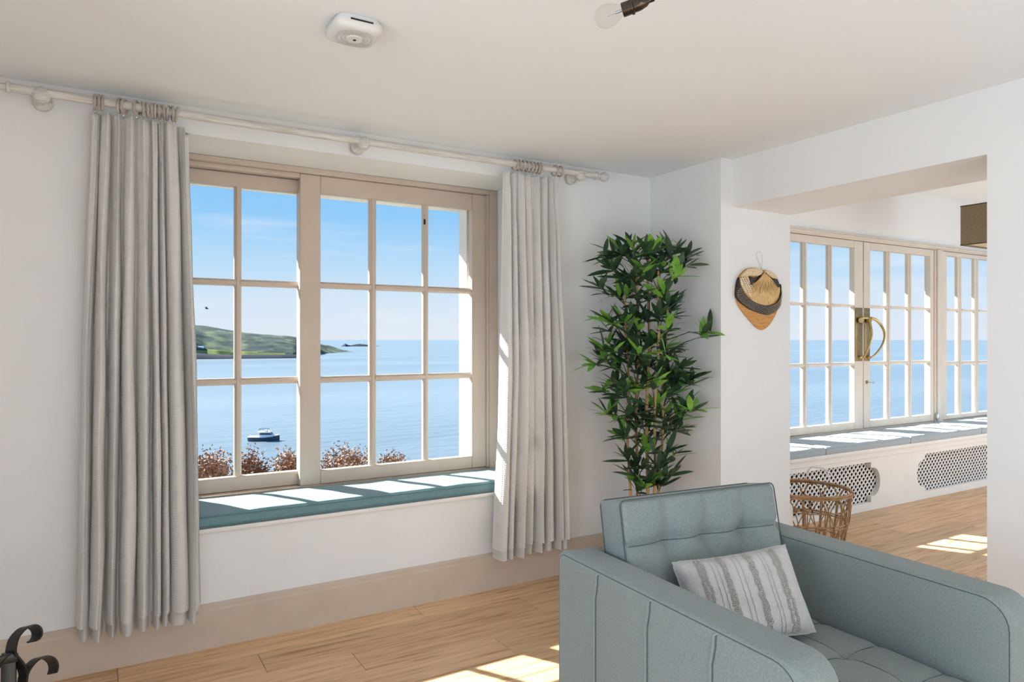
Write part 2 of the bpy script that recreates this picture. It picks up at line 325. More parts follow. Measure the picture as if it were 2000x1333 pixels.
# ------------------------------------------------------------------ glazing helpers
def bar_v(x, w, y0, y1, z0, z1):       # glazing bar, moulded towards the room
    c = x; pr = [(c-w/2, y1), (c-w/2, y0+.016), (c-w*.2, y0+.004), (c-w*.2, y0), (c+w*.2, y0), (c+w*.2, y0+.004), (c+w/2, y0+.016), (c+w/2, y1)]
    return MB().prism(pr, lambda a, b, d: (a, b, d), z0, z1)
def bar_h(z, w, y0, y1, x0, x1):
    c = z; pr = [(c-w/2, y1), (c-w/2, y0+.016), (c-w*.2, y0+.004), (c-w*.2, y0), (c+w*.2, y0), (c+w*.2, y0+.004), (c+w/2, y0+.016), (c+w/2, y1)]
    return MB().prism(pr, lambda a, b, d: (d, b, a), x0, x1)
def glazed(root, name, x0, x1, z0, z1, cols, rows, y0, th, mat):
    """sash or leaf: solid surround as a part, bars and panes as its sub-parts"""
    mb = MB(); gx0, gx1, gz0, gz1 = cols[0][0], cols[-1][1], rows[0][0], rows[-1][1]
    mb.box(x0, gx0, y0, y0+th, z0, z1); mb.box(gx1, x1, y0, y0+th, z0, z1); mb.box(gx0, gx1, y0, y0+th, z0, gz0); mb.box(gx0, gx1, y0, y0+th, gz1, z1)
    s = mb.build(name, mat, root, bevel=.003, seg=1)
    for i in range(len(cols)-1):
        a, b = cols[i][1], cols[i+1][0]; bar_v((a+b)/2, b-a, y0+.003, y0+th-.003, gz0, gz1).build('glazing_bar', mat, s)
    for j in range(len(rows)-1):
        a, b = rows[j][1], rows[j+1][0]
        for c in cols: bar_h((a+b)/2, b-a, y0+.003, y0+th-.003, c[0]-.008, c[1]+.008).build('glazing_bar', mat, s)
    yg = y0+th*.55
    for c in cols:
        for r in rows: box('pane', c[0], c[1], yg, yg+.004, r[0], r[1], 'window_glass', s)
    return s
# window 1: horizontally sliding sashes above the window seat
w1 = empty('window_1', (1.12, 3.70, .52)); structure(w1, 'beige painted sliding sash window above the teal window seat', 'window')
f = MB(); f.box(.165, .225, 3.645, 3.80, .522, 2.237); f.box(2.020, 2.075, 3.645, 3.80, .522, 2.237); f.box(.225, 2.020, 3.645, 3.80, 2.207, 2.237); f.box(.225, 2.020, 3.67, 3.80, .522, .585)
fr = f.build('frame', 'stone_paint', w1, bevel=.004, seg=1)
box('head_bead', .225, .912, 3.665, 3.712, 2.183, 2.207, 'stone_paint', fr, bevel=.003)
box('side_bead', 2.004, 2.020, 3.652, 3.664, .585, 2.207, 'stone_paint', fr, bevel=.003)
ROWS = [(.658, 1.117), (1.151, 1.617), (1.650, 2.115)]
glazed(w1, 'sash', .912, 2.018, .587, 2.206, [(1.018, 1.290), (1.328, 1.608), (1.640, 1.913)], ROWS, 3.666, .045, 'stone_paint')
glazed(w1, 'sash', .226, 1.000, .587, 2.182, [(.330, .603), (.637, .917)], ROWS, 3.718, .045, 'stone_paint')
box('catch', 1.604, 1.612, 3.660, 3.668, 2.00, 2.03, 'dark_slot', w1)
structure(box('trim_2', .15, 2.0, 3.80, 3.99, .535, .60, 'white_render', bevel=.005), 'white outer sill below the sash window', 'sill')
# roof overhang added out of view to keep the sun off the chair
structure(MB().box(-1.4, 9.6, 3.90, 4.62, 2.42, 2.50).build('trim_3', 'slate'), 'dark roof overhang added out of view to cut the sun at the windows', 'roof')

# ------------------------------------------------------------------ next room: seat wall, doors
YD = 3.735
m = MB(); m.box(XB, 3.74, YD, 3.90, -.6, ZC2); m.box(3.74, 8.45, YD, 3.90, 2.262, ZC2); m.box(8.45, 9.2, YD, 3.90, -.6, ZC2); m.box(3.74, 8.45, YD+.05, 3.90, -.6, .53)
structure(m.build('wall_annex', 'plaster'), 'white wall above the glazed doors in the next room', 'wall')
def plate_with_holes(name, outer, holes, fn, th, mat, parent=None):
    bm = bmesh.new(); loops = []
    for poly in [outer]+holes:
        vs = [bm.verts.new((a, b, 0)) for a, b in poly]
        for i in range(len(vs)): bm.edges.new((vs[i], vs[(i+1) % len(vs)]))
    bmesh.ops.triangle_fill(bm, use_beauty=True, use_dissolve=False, edges=bm.edges[:])
    ex = bmesh.ops.extrude_face_region(bm, geom=bm.faces[:])
    for v in [g for g in ex['geom'] if isinstance(g, bmesh.types.BMVert)]: v.co.z = th
    for v in bm.verts: v.co = Vector(fn(v.co.x, v.co.y, v.co.z))
    bmesh.ops.recalc_face_normals(bm, faces=bm.faces); me = bpy.data.meshes.new(name); bm.to_mesh(me); bm.free()
    return link(name, me, mat, parent)
def grille_outline(x0, x1, z0, z1, bul, n=14):
    """rectangle whose short ends step in and bulge out in an arc"""
    zc = (z0+z1)/2; hh = (z1-z0)/2; st = .045; ah = hh-st
    pts = [(x0, z1), (x1, z1), (x1, z1-st)]
    for i in range(n+1):
        t = PI/2-PI*i/n; pts.append((x1+.022+(bul-.022)*max(math.cos(t), 0)**.9, zc+ah*math.sin(t)))
    pts += [(x1, z0+st), (x1, z0), (x0, z0), (x0, z0+st)]
    for i in range(n+1):
        t = -PI/2-PI*i/n; pts.append((x0-.022-(bul-.022)*max(-math.cos(t), 0)**.9, zc+ah*math.sin(t)))
    pts += [(x0, z1-st)]; return pts
YS = 3.285
GR = [(4.02, 5.255), (6.022, 7.26)]
holes = [grille_outline(a, b, .062, .378, .122) for a, b in GR]
sw = plate_with_holes('wall_seat', [(XB, .0), (9.2, .0), (9.2, .455), (XB, .455)], holes, lambda a, b, d: (a, YS+d, b), .035, 'white_paint')
structure(sw, 'white panelled front of the long window seat with lattice openings', 'wall')
tb = MB(); tb.box(XB, 9.2, YS-.022, YD+.05, .455, .488); structure(tb.build('trim_4', 'white_paint', bevel=.006), 'white seat board of the long window bench', 'sill')
tb = MB(); tb.box(XB, 9.2, YS-.007, YS-.0005, .412, .455); structure(tb.build('trim_5', 'white_paint', bevel=.002, seg=1), 'narrow white fascia under the bench board', 'trim')
for gi, (a, b) in enumerate(GR):
    g = empty('radiator_grille', ((a+b)/2, YS+.05, 0)); tag(g, ['white lattice radiator grille behind the rattan basket', 'white lattice radiator grille farther right along the bench'][gi], 'grille', 'lattice grilles under the window bench')
    X0, X1, Z0, Z1 = a-.14, b+.14, .03, .41; p = .0360; wd = .0128
    for sgn, yy in ((1, YS+.036), (-1, YS+.0405)):
        lm = MB(); k = -40
        L = (X1-X0)+(Z1-Z0); c = 0
        while True:
            s0 = X0-(Z1-Z0)+c*p*math.sqrt(2); c += 1
            if s0 > X1: break
            # centre line x = s0 + t, z = Z0 + t (or mirrored)
            t0, t1 = max(0, X0-s0), min(Z1-Z0, X1-s0)
            if t1-t0 < .02: continue
            h = wd/2*math.sqrt(2)
            def P(t, o): return (s0+t+o, (Z0+t) if sgn > 0 else (Z1-t))
            poly = [P(t0, -h), P(t0, h), P(t1, h), P(t1, -h)]
            lm.prism(poly, lambda q, w, d: (q, d, w), yy, yy+.004)
        tag(lm.build('lattice_layer', 'white_paint', g), kind='stuff')
structure(box('seat_shade_board', XB, 9.2, YS+.14, YS+.16, 0, .455, 'felt_and_shade'), 'near-black board standing in for the shade behind the lattice grilles', 'wall')  # dark board paints the shade seen through the lattice holes
# frame around doors
f = MB(); f.box(3.74, 8.45, YD-.012, YD+.09, 2.218, 2.262); f.box(3.74, 3.80, YD-.012, YD+.09, .488, 2.218); f.box(4.52, 4.62, YD-.012, YD+.09, .488, 2.218); f.box(6.995, 7.150, YD-.012, YD+.09, .488, 2.218); f.box(8.39, 8.45, YD-.012, YD+.09, .488, 2.218); f.box(3.80, 8.39, YD+.0, YD+.09, .488, .552)
structure(f.build('trim_6', 'door_paint', bevel=.004, seg=1), 'beige frame around the glazed doors and side window', 'frame')
mo = MB(); mo.prism([(0, 0), (-.028, .01), (-.028, .022), (-.016, .03), (-.016, .044), (0, .044)], lambda a, b, d: (d, YD-.012+a, 2.222+b), 3.74, 8.45)
structure(mo.build('trim_7', 'door_paint'), 'moulded beige cornice strip over the glazed doors', 'trim')
structure(box('trim_8', 7.02, 7.075, YD-.030, YD-.012, .552, 2.218, 'door_paint', bevel=.004), 'slim upright bead on the door post', 'trim')
DR = [(.620, 1.114), (1.145, 1.629), (1.656, 2.152)]
d1 = empty('door_1', (4.63, YD, .555)); structure(d1, 'left glazed leaf of the beige double doors with brass handle', 'door')
glazed(d1, 'leaf', 4.626, 5.850, .556, 2.214, [(4.765, 5.048), (5.092, 5.387), (5.427, 5.725)], DR, YD-.004, .05, 'door_paint')
d2 = empty('door_2', (6.99, YD, .555)); structure(d2, 'right glazed leaf of the beige double doors with keyhole', 'door')
glazed(d2, 'leaf', 5.862, 6.990, .556, 2.214, [(5.958, 6.233), (6.285, 6.580), (6.628, 6.930)], DR, YD-.004, .05, 'door_paint')
w2 = empty('window_2', (7.75, YD, .555)); structure(w2, 'small-paned beige window to the right of the double doors', 'window')
glazed(w2, 'sash', 7.152, 8.388, .556, 2.214, [(7.225, 7.460), (7.525, 7.786), (7.855, 8.12)], [(.595, 1.09), (1.125, 1.63), (1.656, 2.175)], YD-.004, .05, 'door_paint')
w3 = empty('window_3', (4.16, YD, .555)); structure(w3, 'small-paned beige window left of the double doors, hidden by the pier', 'window')
glazed(w3, 'sash', 3.802, 4.518, .556, 2.214, [(3.87, 3.96), (3.99, 4.225), (4.258, 4.46)], DR, YD-.004, .05, 'door_paint')
hb = MB().lathe([(0, -.03), (.014, -.03), (.018, -.02), (.018, .02), (.014, .03), (0, .03)], (7.01, YD-.025, .60), n=12); hb.build('hinge', 'steel', d2, smooth=True)
def dhandle(root, x, flip):
    pl = box('back_plate', x-.052 if not flip else x-.038, x+.052 if not flip else x+.038, YD-.010, YD-.004, 1.155, 1.625, 'old_brass', root, bevel=.002)
    y0 = YD-.012
    def C(t):                              # bow handle, swinging out from the plate
        s = math.sin(PI*t)
        return Vector((x+(.015 if not flip else .0)+(.004+.125*math.sin(PI*t**.72)**.62 if flip else .075*math.sin(PI*min(t*1.6, 1))*0+.07*(1-t)*1.0), y0-.03-.05*s, 1.535-.35*t))
    pts = [C(i/28) for i in range(29)]
    hd = MB().tube([Vector((x, y0, 1.535))]+pts+[Vector((x, y0, 1.185))], [.010]+[.013-.005*i/28 for i in range(29)]+[.010], 10).build('bow_handle', 'brass', root, smooth=True)
    MB().lathe([(0, -.014), (.020, -.014), (.026, -.006), (.026, .006), (.020, .014), (0, .014)], (x-.012, y0-.022, 1.515), (0, 1, 0), 16).build('scroll', 'brass', hd, smooth=True)
    for z in (1.19, 1.53): MB().lathe([(.013, 0), (.013, .018), (.009, .026), (0, .028)], (x, YD-.010, z), (0, -1, 0), 10).build('boss', 'brass', pl, smooth=True)
dhandle(d1, 5.782, False); dhandle(d2, 5.905, True)
kp = MB().lathe([(0, 0), (.016, 0), (.016, .004), (0, .005)], (5.905, YD-.004, .965), (0, -1, 0), 12).build('keyhole_plate', 'old_brass', d2)
MB().tube([(5.905, YD-.008, .965), (5.915, YD-.055, .965)], .004, 6).tube([(5.915+.011*math.cos(a*PI/5), YD-.062, .965+.011*math.sin(a*PI/5)) for a in range(10)], .003, 5, True).build('key', 'steel', kp)

# ------------------------------------------------------------------ cushions on the seats
def rounded_pad(x0, x1, y0, y1, z0, z1, r, nu, nv, crown=0.0, wob=0.0, seed=0, top=None):
    """closed pad: crowned top with rolled edges, flat underside"""
    mb = MB(); w, d, h = x1-x0, y1-y0, z1-z0
    def ease(u, n, L):                     # denser rows along the rolled edge
        return u
    us = [0, .25*r/w, .6*r/w, r/w]+[r/w+(1-2*r/w)*i/nu for i in range(1, nu)]+[1-r/w, 1-.6*r/w, 1-.25*r/w, 1]
    vs = [0, .25*r/d, .6*r/d, r/d]+[r/d+(1-2*r/d)*i/nv for i in range(1, nv)]+[1-r/d, 1-.6*r/d, 1-.25*r/d, 1]
    V = []
    for v in vs:
        for u in us:
            ex = min(u, 1-u)*w; ey = min(v, 1-v)*d
            drop = 0
            for e in (ex, ey):
                if e < r: drop += r-math.sqrt(max(r*r-(r-e)**2, 0))
            z = z1-min(drop, h*.6)
            z += crown*math.sin(PI*u)**.5*math.sin(PI*v)**.5
            if wob: z += wob*noise.noise(Vector((u*w*7+seed, v*d*7, seed*1.7)))*min(1, ex/r)*min(1, ey/r)
            if top: z += top(u, v)
            V.append((x0+u*w, y0+v*d, z))
    nU, nV = len(us), len(vs); Fc = [(j*nU+i, j*nU+i+1, (j+1)*nU+i+1, (j+1)*nU+i) for j in range(nV-1) for i in range(nU-1)]
    rim = [i for i in range(nU)]+[j*nU+nU-1 for j in range(1, nV)]+[(nV-1)*nU+i for i in range(nU-2, -1, -1)]+[j*nU for j in range(nV-2, 0, -1)]
    k = len(V); n = len(rim)
    for t, (inset, zz) in enumerate(((.0, z0+.012), (.006, z0))):
        for i in rim:
            px, py, _ = V[i]; cx, cy = (x0+x1)/2, (y0+y1)/2
            V.append((px-math.copysign(min(inset, abs(px-cx)), px-cx), py-math.copysign(min(inset, abs(py-cy)), py-cy), zz))
    for i in range(n): Fc.append((rim[i], k+i, k+(i+1) % n, rim[(i+1) % n]))
    for i in range(n): Fc.append((k+i, k+n+i, k+n+(i+1) % n, k+(i+1) % n))
    Fc.append(tuple(k+n+i for i in range(n)))
    return mb.add(V, Fc)
cu = empty('seat_cushion', (1.12, 3.47, .522)); tag(cu, 'long teal piped cushion on the window seat under the sash window', 'cushion', 'window seat cushions')
rounded_pad(.175, 2.066, 3.296, 3.642, .524, .582, .012, 40, 12, .004, .004, 3).build('cover', 'seat_linen', cu, smooth=True)
def rect_loop(x0, x1, y0, y1, z, r=.012):
    p = []
    for cx, cy, a0 in ((x1-r, y1-r, 0), (x0+r, y1-r, 90), (x0+r, y0+r, 180), (x1-r, y0+r, 270)):
        for k in range(4): a = math.radians(a0+30*k); p.append((cx+r*math.cos(a), cy+r*math.sin(a), z))
    return p
MB().tube(rect_loop(.1735, 2.0675, 3.2945, 3.6435, .572), .0035, 6, True).build('piping', 'seat_piping', cu, smooth=True)
MB().tube(rect_loop(.1735, 2.0675, 3.2945, 3.6435, .530), .0035, 6, True).build('piping', 'seat_piping', cu, smooth=True)
cl = ['grey blue bench cushion nearest the rattan basket', 'grey blue bench cushion in front of the left glazed door', 'grey blue bench cushion in front of the right glazed door', 'grey blue bench cushion below the small-paned side window']
for i, (a, b) in enumerate(((3.60, 4.655), (4.662, 5.765), (5.772, 6.90), (6.907, 8.05))):
    c = empty('seat_cushion', ((a+b)/2, 3.48, .488)); tag(c, cl[i], 'cushion', 'window seat cushions')
    rounded_pad(a, b, 3.262, 3.718, .489, .546, .014, 22, 10, .004, .006, 10+i).build('cover', 'seat_linen_grey', c, smooth=True)
    MB().tube(rect_loop(a-.001, b+.001, 3.261, 3.719, .534), .003, 6, True).build('piping', 'seat_linen_grey', c, smooth=True)

# ------------------------------------------------------------------ curtain pole, rings, curtains
YR, ZR = 3.20, 2.287
rod = empty('curtain_pole', (1.1, YR, ZR)); tag(rod, 'whitewashed wooden curtain pole with turned finials above the window', 'curtain pole')
MB().tube([(-.27+2.74*i/12, YR, ZR-.004*math.sin(PI*i/12)) for i in range(13)], .0165, 16).build('pole', 'limed_wood', rod, smooth=True)
for x, s in ((-.27, -1), (2.47, 1)):
    MB().lathe([(.0165, 0), (.022, .002), (.022, .010), (.014, .016), (.012, .03), (.018, .036), (.026, .05), (.028, .062), (.022, .078), (.010, .086), (0, .088)], (x, YR, ZR), (s, 0, 0), 20).build('finial', 'limed_wood', rod, smooth=True)
for x in (-.175, 1.092, 2.36):
    b = MB().lathe([(0, -.018), (.020, -.016), (.030, -.006), (.032, .004), (.030, .014), (.020, .022), (.016, .05), (.020, .075), (.026, .082), (.034, .088), (.034, .108), (0, .109)], (x, YR-.006, ZR-.012), (0, 1, 0), 22).build('bracket', 'limed_wood', rod, smooth=True)
RC = {}
def ring(x, tilt, yaw, label):
    ro, rt_ = .0275, .0052
    pts = [(0, ro*math.cos(2*PI*k/20), ro*math.sin(2*PI*k/20)) for k in range(20)]
    M = Matrix.Translation((x, YR, ZR-.0065)) @ Matrix.Rotation(yaw, 4, 'Z') @ Matrix.Rotation(tilt, 4, 'Y')
    o = MB().tube([M @ Vector(p) for p in pts], rt_, 8, True).build('curtain_ring', 'limed_ring', smooth=True)
    RC[label] = RC.get(label, 0)+1; k_ = ('first', 'second', 'third', 'fourth', 'fifth', 'sixth', 'seventh', 'eighth', 'ninth', 'tenth')[RC[label]-1]
    tag(o, k_+' '+label, 'ring', 'rings above the left curtain' if x < 1 else 'rings above the right curtain')
    e = MB().tube([M @ Vector((0, .004*math.cos(2*PI*k/8), -ro-.009+.005*math.sin(2*PI*k/8))) for k in range(8)], .0013, 5, True).build('eyelet', 'steel', o)
for x in (185, 193, 200): ring(onY(x, 196, YR).x, .03, .0, 'ring from the left in the trio at the left end of the left curtain')
for x, yw in ((233, .25), (243, .45)): ring(onY(x, 203, YR).x, .08, -yw, 'ring from the left in the loose pair above the left curtain')
for i, x in enumerate((267, 279, 288, 298, 304, 312, 320, 328, 337, 345)): ring(onY(x, 214, YR).x, random.uniform(-.1, .16), -.45 if i == 0 else random.uniform(-.18, .12), 'ring from the left in the long row above the left curtain')
for i, x in enumerate((1006, 1013, 1021, 1029, 1036, 1043, 1050, 1055)): ring(onY(x, 328, YR).x, random.uniform(-.06, .1), .15 if i == 0 else random.uniform(-.1, .1), 'pale ring from the left in the tight row above the right curtain')
for i, x in enumerate((1084, 1094)): ring(onY(x, 337, YR).x, .05, .2, 'pale ring from the left in the pair ending the right curtain')
def curtain(xt0, xt1, xb0, xb1, ztop, zbot, nf, seed, lab):
    rnd = random.Random(seed); root = empty('curtain', ((xb0+xb1)/2, YR, zbot)); tag(root, lab, 'curtain', 'pair of waffle weave curtains')
    ws = [rnd.uniform(.6, 1.5) for _ in range(nf)]; tot = sum(ws); cum = [0]
    for w in ws: cum.append(cum[-1]+w/tot)
    amp = [rnd.uniform(.6, 1.25) for _ in range(nf)]; sk = [rnd.uniform(-.22, .22) for _ in range(nf)]; ph = [rnd.uniform(0, 6.28) for _ in range(nf)]
    rise = [rnd.uniform(0, .35) for _ in range(nf)]; duty = [rnd.uniform(.72, .86) for _ in range(nf)]
    NU, NV = nf*34, 64
    def sheet(z_bot, dy, shrink, hem):
        mb = MB(); uvs = []; cloth = 0; 
        for j in range(NV+1):
            v = j/NV; z = ztop+(z_bot-ztop)*v; e = v**1.15
            x0 = xt0+(xb0-xt0)*e+.006*math.sin(v*5+seed); x1 = xt1+(xb1-xt1)*e+.006*math.sin(v*4+seed*2)
            for i in range(NU+1):
                t = i/NU; k = min(int(t*nf), nf-1); u = t*nf-k
                drift = .10*math.sin(2.2*v*2+ph[k])*v
                a = .034+(.080-.034)*min(1, v*1.9)                       # folds open out downwards
                A = a*amp[k]*(1 if v > rise[k]*.4 else .8)
                w_ = duty[k]; c = math.sin(PI*u/w_)**.5 if u < w_ else -.12*math.sin(PI*(u-w_)/(1-w_))
                ov = sk[k]*.5*math.sin(2*PI*u)*min(1, .35+v)+drift*math.sin(PI*u)
                x = x0+(x1-x0)*(cum[k]+(cum[k+1]-cum[k])*min(max(u+ov*.9, -.15), 1.15))
                y = YR+.042-A*c+.010*noise.noise(Vector((t*nf*1.3, v*3, seed)))
                y += .006*math.sin(u*4*PI+ph[k])*(1-min(1, v*3))            # pinched heading
                x += .006*noise.noise(Vector((t*nf*2, v*5, seed+9)))
                zz = z
                if j == 0: zz = z-.010*abs(math.sin(u*PI+ph[k]))-.03*max(0, t-.86)/.14*(1 if seed == 3 else .3)
                mb.v.append((x*shrink[0]+shrink[1], min(y+dy, 3.292), zz)); uvs.append((t*nf*.155, z))
        mb.f = [(j*(NU+1)+i, j*(NU+1)+i+1, (j+1)*(NU+1)+i+1, (j+1)*(NU+1)+i) for j in range(NV) for i in range(NU)]; mb.uv = uvs; return mb
    sheet(zbot, 0, (1, 0), True).build('cloth', 'curtain_cloth', root, smooth=True, normals=False, angle=0)
    mid = (xb0+xb1)/2; ln = sheet(zbot-.055, .014, (.955, mid*.045), False).build('lining', 'curtain_lining', root, smooth=True, normals=False, angle=0)
    ln['label'] = 'plain white lining showing below the hem'
curtain(-.012, .342, -.072, .392, 2.250, .222, 9, 3, 'off-white waffle curtain drawn to the left of the sash window')
curtain(1.880, 2.236, 1.815, 2.285, 2.248, .238, 8, 5, 'off-white waffle curtain between the sash window and the bamboo plant')

# ------------------------------------------------------------------ ceiling: smoke alarm and lamp
ax, ay = .712, 2.178
al = empty('smoke_alarm', (ax, ay, ZC-.045)); tag(al, 'square white smoke alarm with rounded corners on the ceiling', 'smoke alarm')
def sq(r, n=40, p=4.5):
    o = []
    for k in range(n):
        a = 2*PI*k/n; c, s = math.cos(a), math.sin(a); q = (abs(c)**p+abs(s)**p)**(-1/p); o.append((r*q*c, r*q*s))
    return o
def sqloft(levels, n=40):
    mb = MB(); V = []; 
    for r, z in levels: V += [(ax+a, ay+b, z) for a, b in sq(r, n)]
    Fc = [(i*n+k, i*n+(k+1) % n, (i+1)*n+(k+1) % n, (i+1)*n+k) for i in range(len(levels)-1) for k in range(n)]
    Fc += [tuple(range(n)), tuple((len(levels)-1)*n+k for k in range(n-1, -1, -1))]
    return mb.add(V, Fc)
body = sqloft([(.069, ZC-.001), (.069, ZC-.012), (.077, ZC-.013), (.079, ZC-.022), (.078, ZC-.034), (.072, ZC-.041), (.064, ZC-.045)]).build('body', 'alarm_plastic', al, smooth=True)
rb = MB()
for k in range(60):                                     # ribbed sound face in rays
    a = 2*PI*k/60; c, s = math.cos(a), math.sin(a); q = (abs(c)**5+abs(s)**5)**(-1/5)
    for d in range(3):
        r0, r1 = .030+d*.0125, .030+d*.0125+.009; r1 = min(r1, .064*q*.95)
        if r1 > r0: rb.tube([(ax+r0*c, ay+r0*s, ZC-.0455), (ax+r1*c, ay+r1*s, ZC-.0455)], .0016, 4)
tag(rb.build('rib', 'alarm_rib', body), kind='stuff')
bt = MB().lathe([(0, -.001), (.026, -.001), (.027, .001), (.027, .004), (0, .004)], (ax, ay, ZC-.049), (0, 0, 1), 28).build('test_button', 'alarm_plastic', al, smooth=True)
MB().lathe([(0, 0), (.005, 0), (.005, .002), (0, .002)], (ax+.001, ay, ZC-.0515), n=12).build('sensor', 'dark_slot', bt)
box('slot', ax-.036, ax+.036, ay-.0800, ay-.0775, ZC-.022, ZC-.017, 'dark_slot', body)
# ceiling lamp arm with clear bulb
p0 = onZ(1187, 31, 2.205); p1 = onZ(1252, 6, 2.225); axis = (p1-p0).normalized()
la = empty('ceiling_light', (1.33, 1.03, ZC)); tag(la, 'dark bronze ceiling light arm holding a clear glass bulb', 'light')
MB().lathe([(0, -.034), (.012, -.033), (.022, -.027), (.029, -.014), (.030, 0), (.027, .014), (.020, .028), (.014, .040), (.013, .052), (.013, .06)], p0, axis, 28).build('bulb', 'bulb_glass', la, smooth=True)
bl = MB().tube([p0+axis*.05, p0+axis*.02], .0035, 8); bl.tube([p0+axis*.02+Vector((.006, 0, .004)), p0+axis*.0+Vector((.008, .006, .003)), p0+axis*.0+Vector((-.008, -.006, -.003)), p0+axis*.02-Vector((.006, 0, .004))], .0007, 5); bl.build('filament', 'steel', la)
MB().lathe([(0, .040), (.0185, .040), (.0185, .062), (.021, .063), (.021, .069), (.0175, .071), (.0175, .086), (.013, .104), (.008, .110), (.008, .124), (.0045, .126), (.0045, .20)], p0, axis, 24).build('lamp_holder', 'bronze', la, smooth=True)
e0 = p0+axis*.19; e1 = Vector((1.33, 1.03, ZC-.03))
MB().tube([e0, e0+axis*.06, (e0+axis*.10+e1)/2+Vector((0, 0, .02)), e1], .006, 8).build('arm', 'bronze', la, smooth=True)
MB().lathe([(0, 0), (.055, 0), (.055, -.012), (.04, -.026), (.012, -.032), (0, -.032)], (1.33, 1.03, ZC), n=24).build('ceiling_rose', 'bronze', la, smooth=True)

# ------------------------------------------------------------------ woven box shade in the next room
s0 = onX(1876, 403, 6.0); s1 = onX(1876, 480, 6.0)
sh = empty('pendant_lamp', (6.23, s0.y-.23, ZC2)); tag(sh, 'brown woven box lampshade hanging in the next room', 'lamp')
x0, x1, y1, y0, zt, zb = 6.0, 6.46, s0.y, s0.y-.46, s0.z, s1.z
k = MB(); t_ = .006
k.box(x0, x0+t_, y0, y1, zb, zt); k.box(x1-t_, x1, y0, y1, zb, zt); k.box(x0+t_, x1-t_, y0, y0+t_, zb, zt); k.box(x0+t_, x1-t_, y1-t_, y1, zb, zt)
sb = k.build('shade', 'shade_weave', sh)
def band(z0_, z1_):
    q = MB(); e = .0015
    q.box(x0-e, x0+.004, y0-e, y1+e, z0_, z1_); q.box(x1-.004, x1+e, y0-e, y1+e, z0_, z1_); q.box(x0, x1, y0-e, y0+.004, z0_, z1_); q.box(x0, x1, y1-.004, y1+e, z0_, z1_); return q
band(zb-.001, zb+.007).build('shade_binding', 'shade_trim', sb); band(zt-.007, zt+.001).build('shade_binding', 'shade_trim', sb)
box('diffuser', x0+t_, x1-t_, y0+t_, y1-t_, zb+.012, zb+.016, 'shade_lining', sh)
MB().tube([(6.23, (y0+y1)/2, ZC2-.03), (6.23, (y0+y1)/2, zb+.10)], .003, 6).build('flex', 'string', sh)
MB().tube([(x0+.003, (y0+y1)/2, zt-.02), (x1-.003, (y0+y1)/2, zt-.02)], .002, 5).build('shade_spider', 'steel', sh)
MB().lathe([(0, 0), (.05, 0), (.045, -.025), (.01, -.032), (0, -.032)], (6.23, (y0+y1)/2, ZC2), n=20).build('ceiling_rose', 'white_paint', sh, smooth=True)
MB().lathe([(0, -.04), (.02, -.03), (.03, 0), (.02, .03), (.013, .06), (.013, .1)], (6.23, (y0+y1)/2, zb+.08), n=14).build('bulb', 'bulb_glass', sh, smooth=True)

# ------------------------------------------------------------------ armchair
CH = empty('armchair', (1.768, 1.425, 0), math.radians(-2.5)); tag(CH, 'sage green wool armchair with tufted back and piped arms', 'armchair')
def arm(sx):
    a0, a1 = (.3425, .4675) if sx > 0 else (-.4675, -.3425)
    yf, yb, z0, z1 = -.50, .475, .14, .650; pr = []
    def arc(cy, cz, r, d0, d1, n=7): return [(cy+r*math.cos(math.radians(d0+(d1-d0)*i/n)), cz+r*math.sin(math.radians(d0+(d1-d0)*i/n))) for i in range(n+1)]
    pr = arc(yb-.03, z1-.03, .03, 0, 90)+arc(yf+.075, z1-.075, .075, 90, 180)+arc(yf+.02, z0+.02, .02, 180, 270, 3)+arc(yb-.02, z0+.02, .02, 270, 360, 3)
    n = len(pr); cy = sum(p[0] for p in pr)/n; cz = sum(p[1] for p in pr)/n
    V = []; lev = [(a0+.0, .012), (a0+.004, .004), (a0+.013, 0), ((a0+a1)/2, -.004), (a1-.013, 0), (a1-.004, .004), (a1, .012)]
    for x, ins in lev:
        for (y, z) in pr:
            dy = y-cy; dz = z-cz; V.append((x, y-math.copysign(min(ins, abs(dy)), dy), z-math.copysign(min(ins, abs(dz)), dz)))
    Fc = [(i*n+k, i*n+(k+1) % n, (i+1)*n+(k+1) % n, (i+1)*n+k) for i in range(len(lev)-1) for k in range(n)]
    Fc += [tuple(range(n)), tuple((len(lev)-1)*n+k for k in range(n))]
    o = MB().add(V, Fc).build('arm', 'chair_wool', CH, smooth=True, local=True, angle=50)
    for x in (a0+.002, a1-.002):
        MB().tube([(x, y-math.copysign(.010, y-cy), z-math.copysign(.010, z-cz)) for y, z in pr], .0019, 6, True).build('piping', 'chair_seam', o, smooth=True, local=True)
    xo = a1 if sx > 0 else a0
    for yy in (.262, .018, -.228):
        pts = [(xo-sx*.006, yy-.02, z1-.014)]+[(xo+sx*.0005, yy-.012*math.cos(min(i/3, 1)*PI/2), z1-.02-.10*i/4) for i in range(5)]+[(xo+sx*.0005, yy, z0+.03)]
        MB().tube(pts, .0050, 8).build('piping', 'chair_wool', o, smooth=True, local=True)
        MB().tube([(p[0], p[1]-.0065, p[2]) for p in pts], .0024, 6).build('seam', 'chair_seam', o, smooth=True, local=True)
    return o
arm(-1); arm(1)
MB().box(-.341, .341, .375, .478, .14, .635).build('back_frame', 'chair_wool', CH, bevel=.02, seg=3, local=True)
MB().box(-.341, .341, -.485, .374, .14, .269).build('base', 'chair_wool', CH, bevel=.012, seg=3, local=True)
for sx in (-1, 1):
    for yy in (-.42, .40): MB().lathe([(0, 0), (.013, 0), (.022, .15), (0, .15)], (sx*.40, yy, 0), n=14).build('leg', 'leg_wood', CH, smooth=True, local=True)
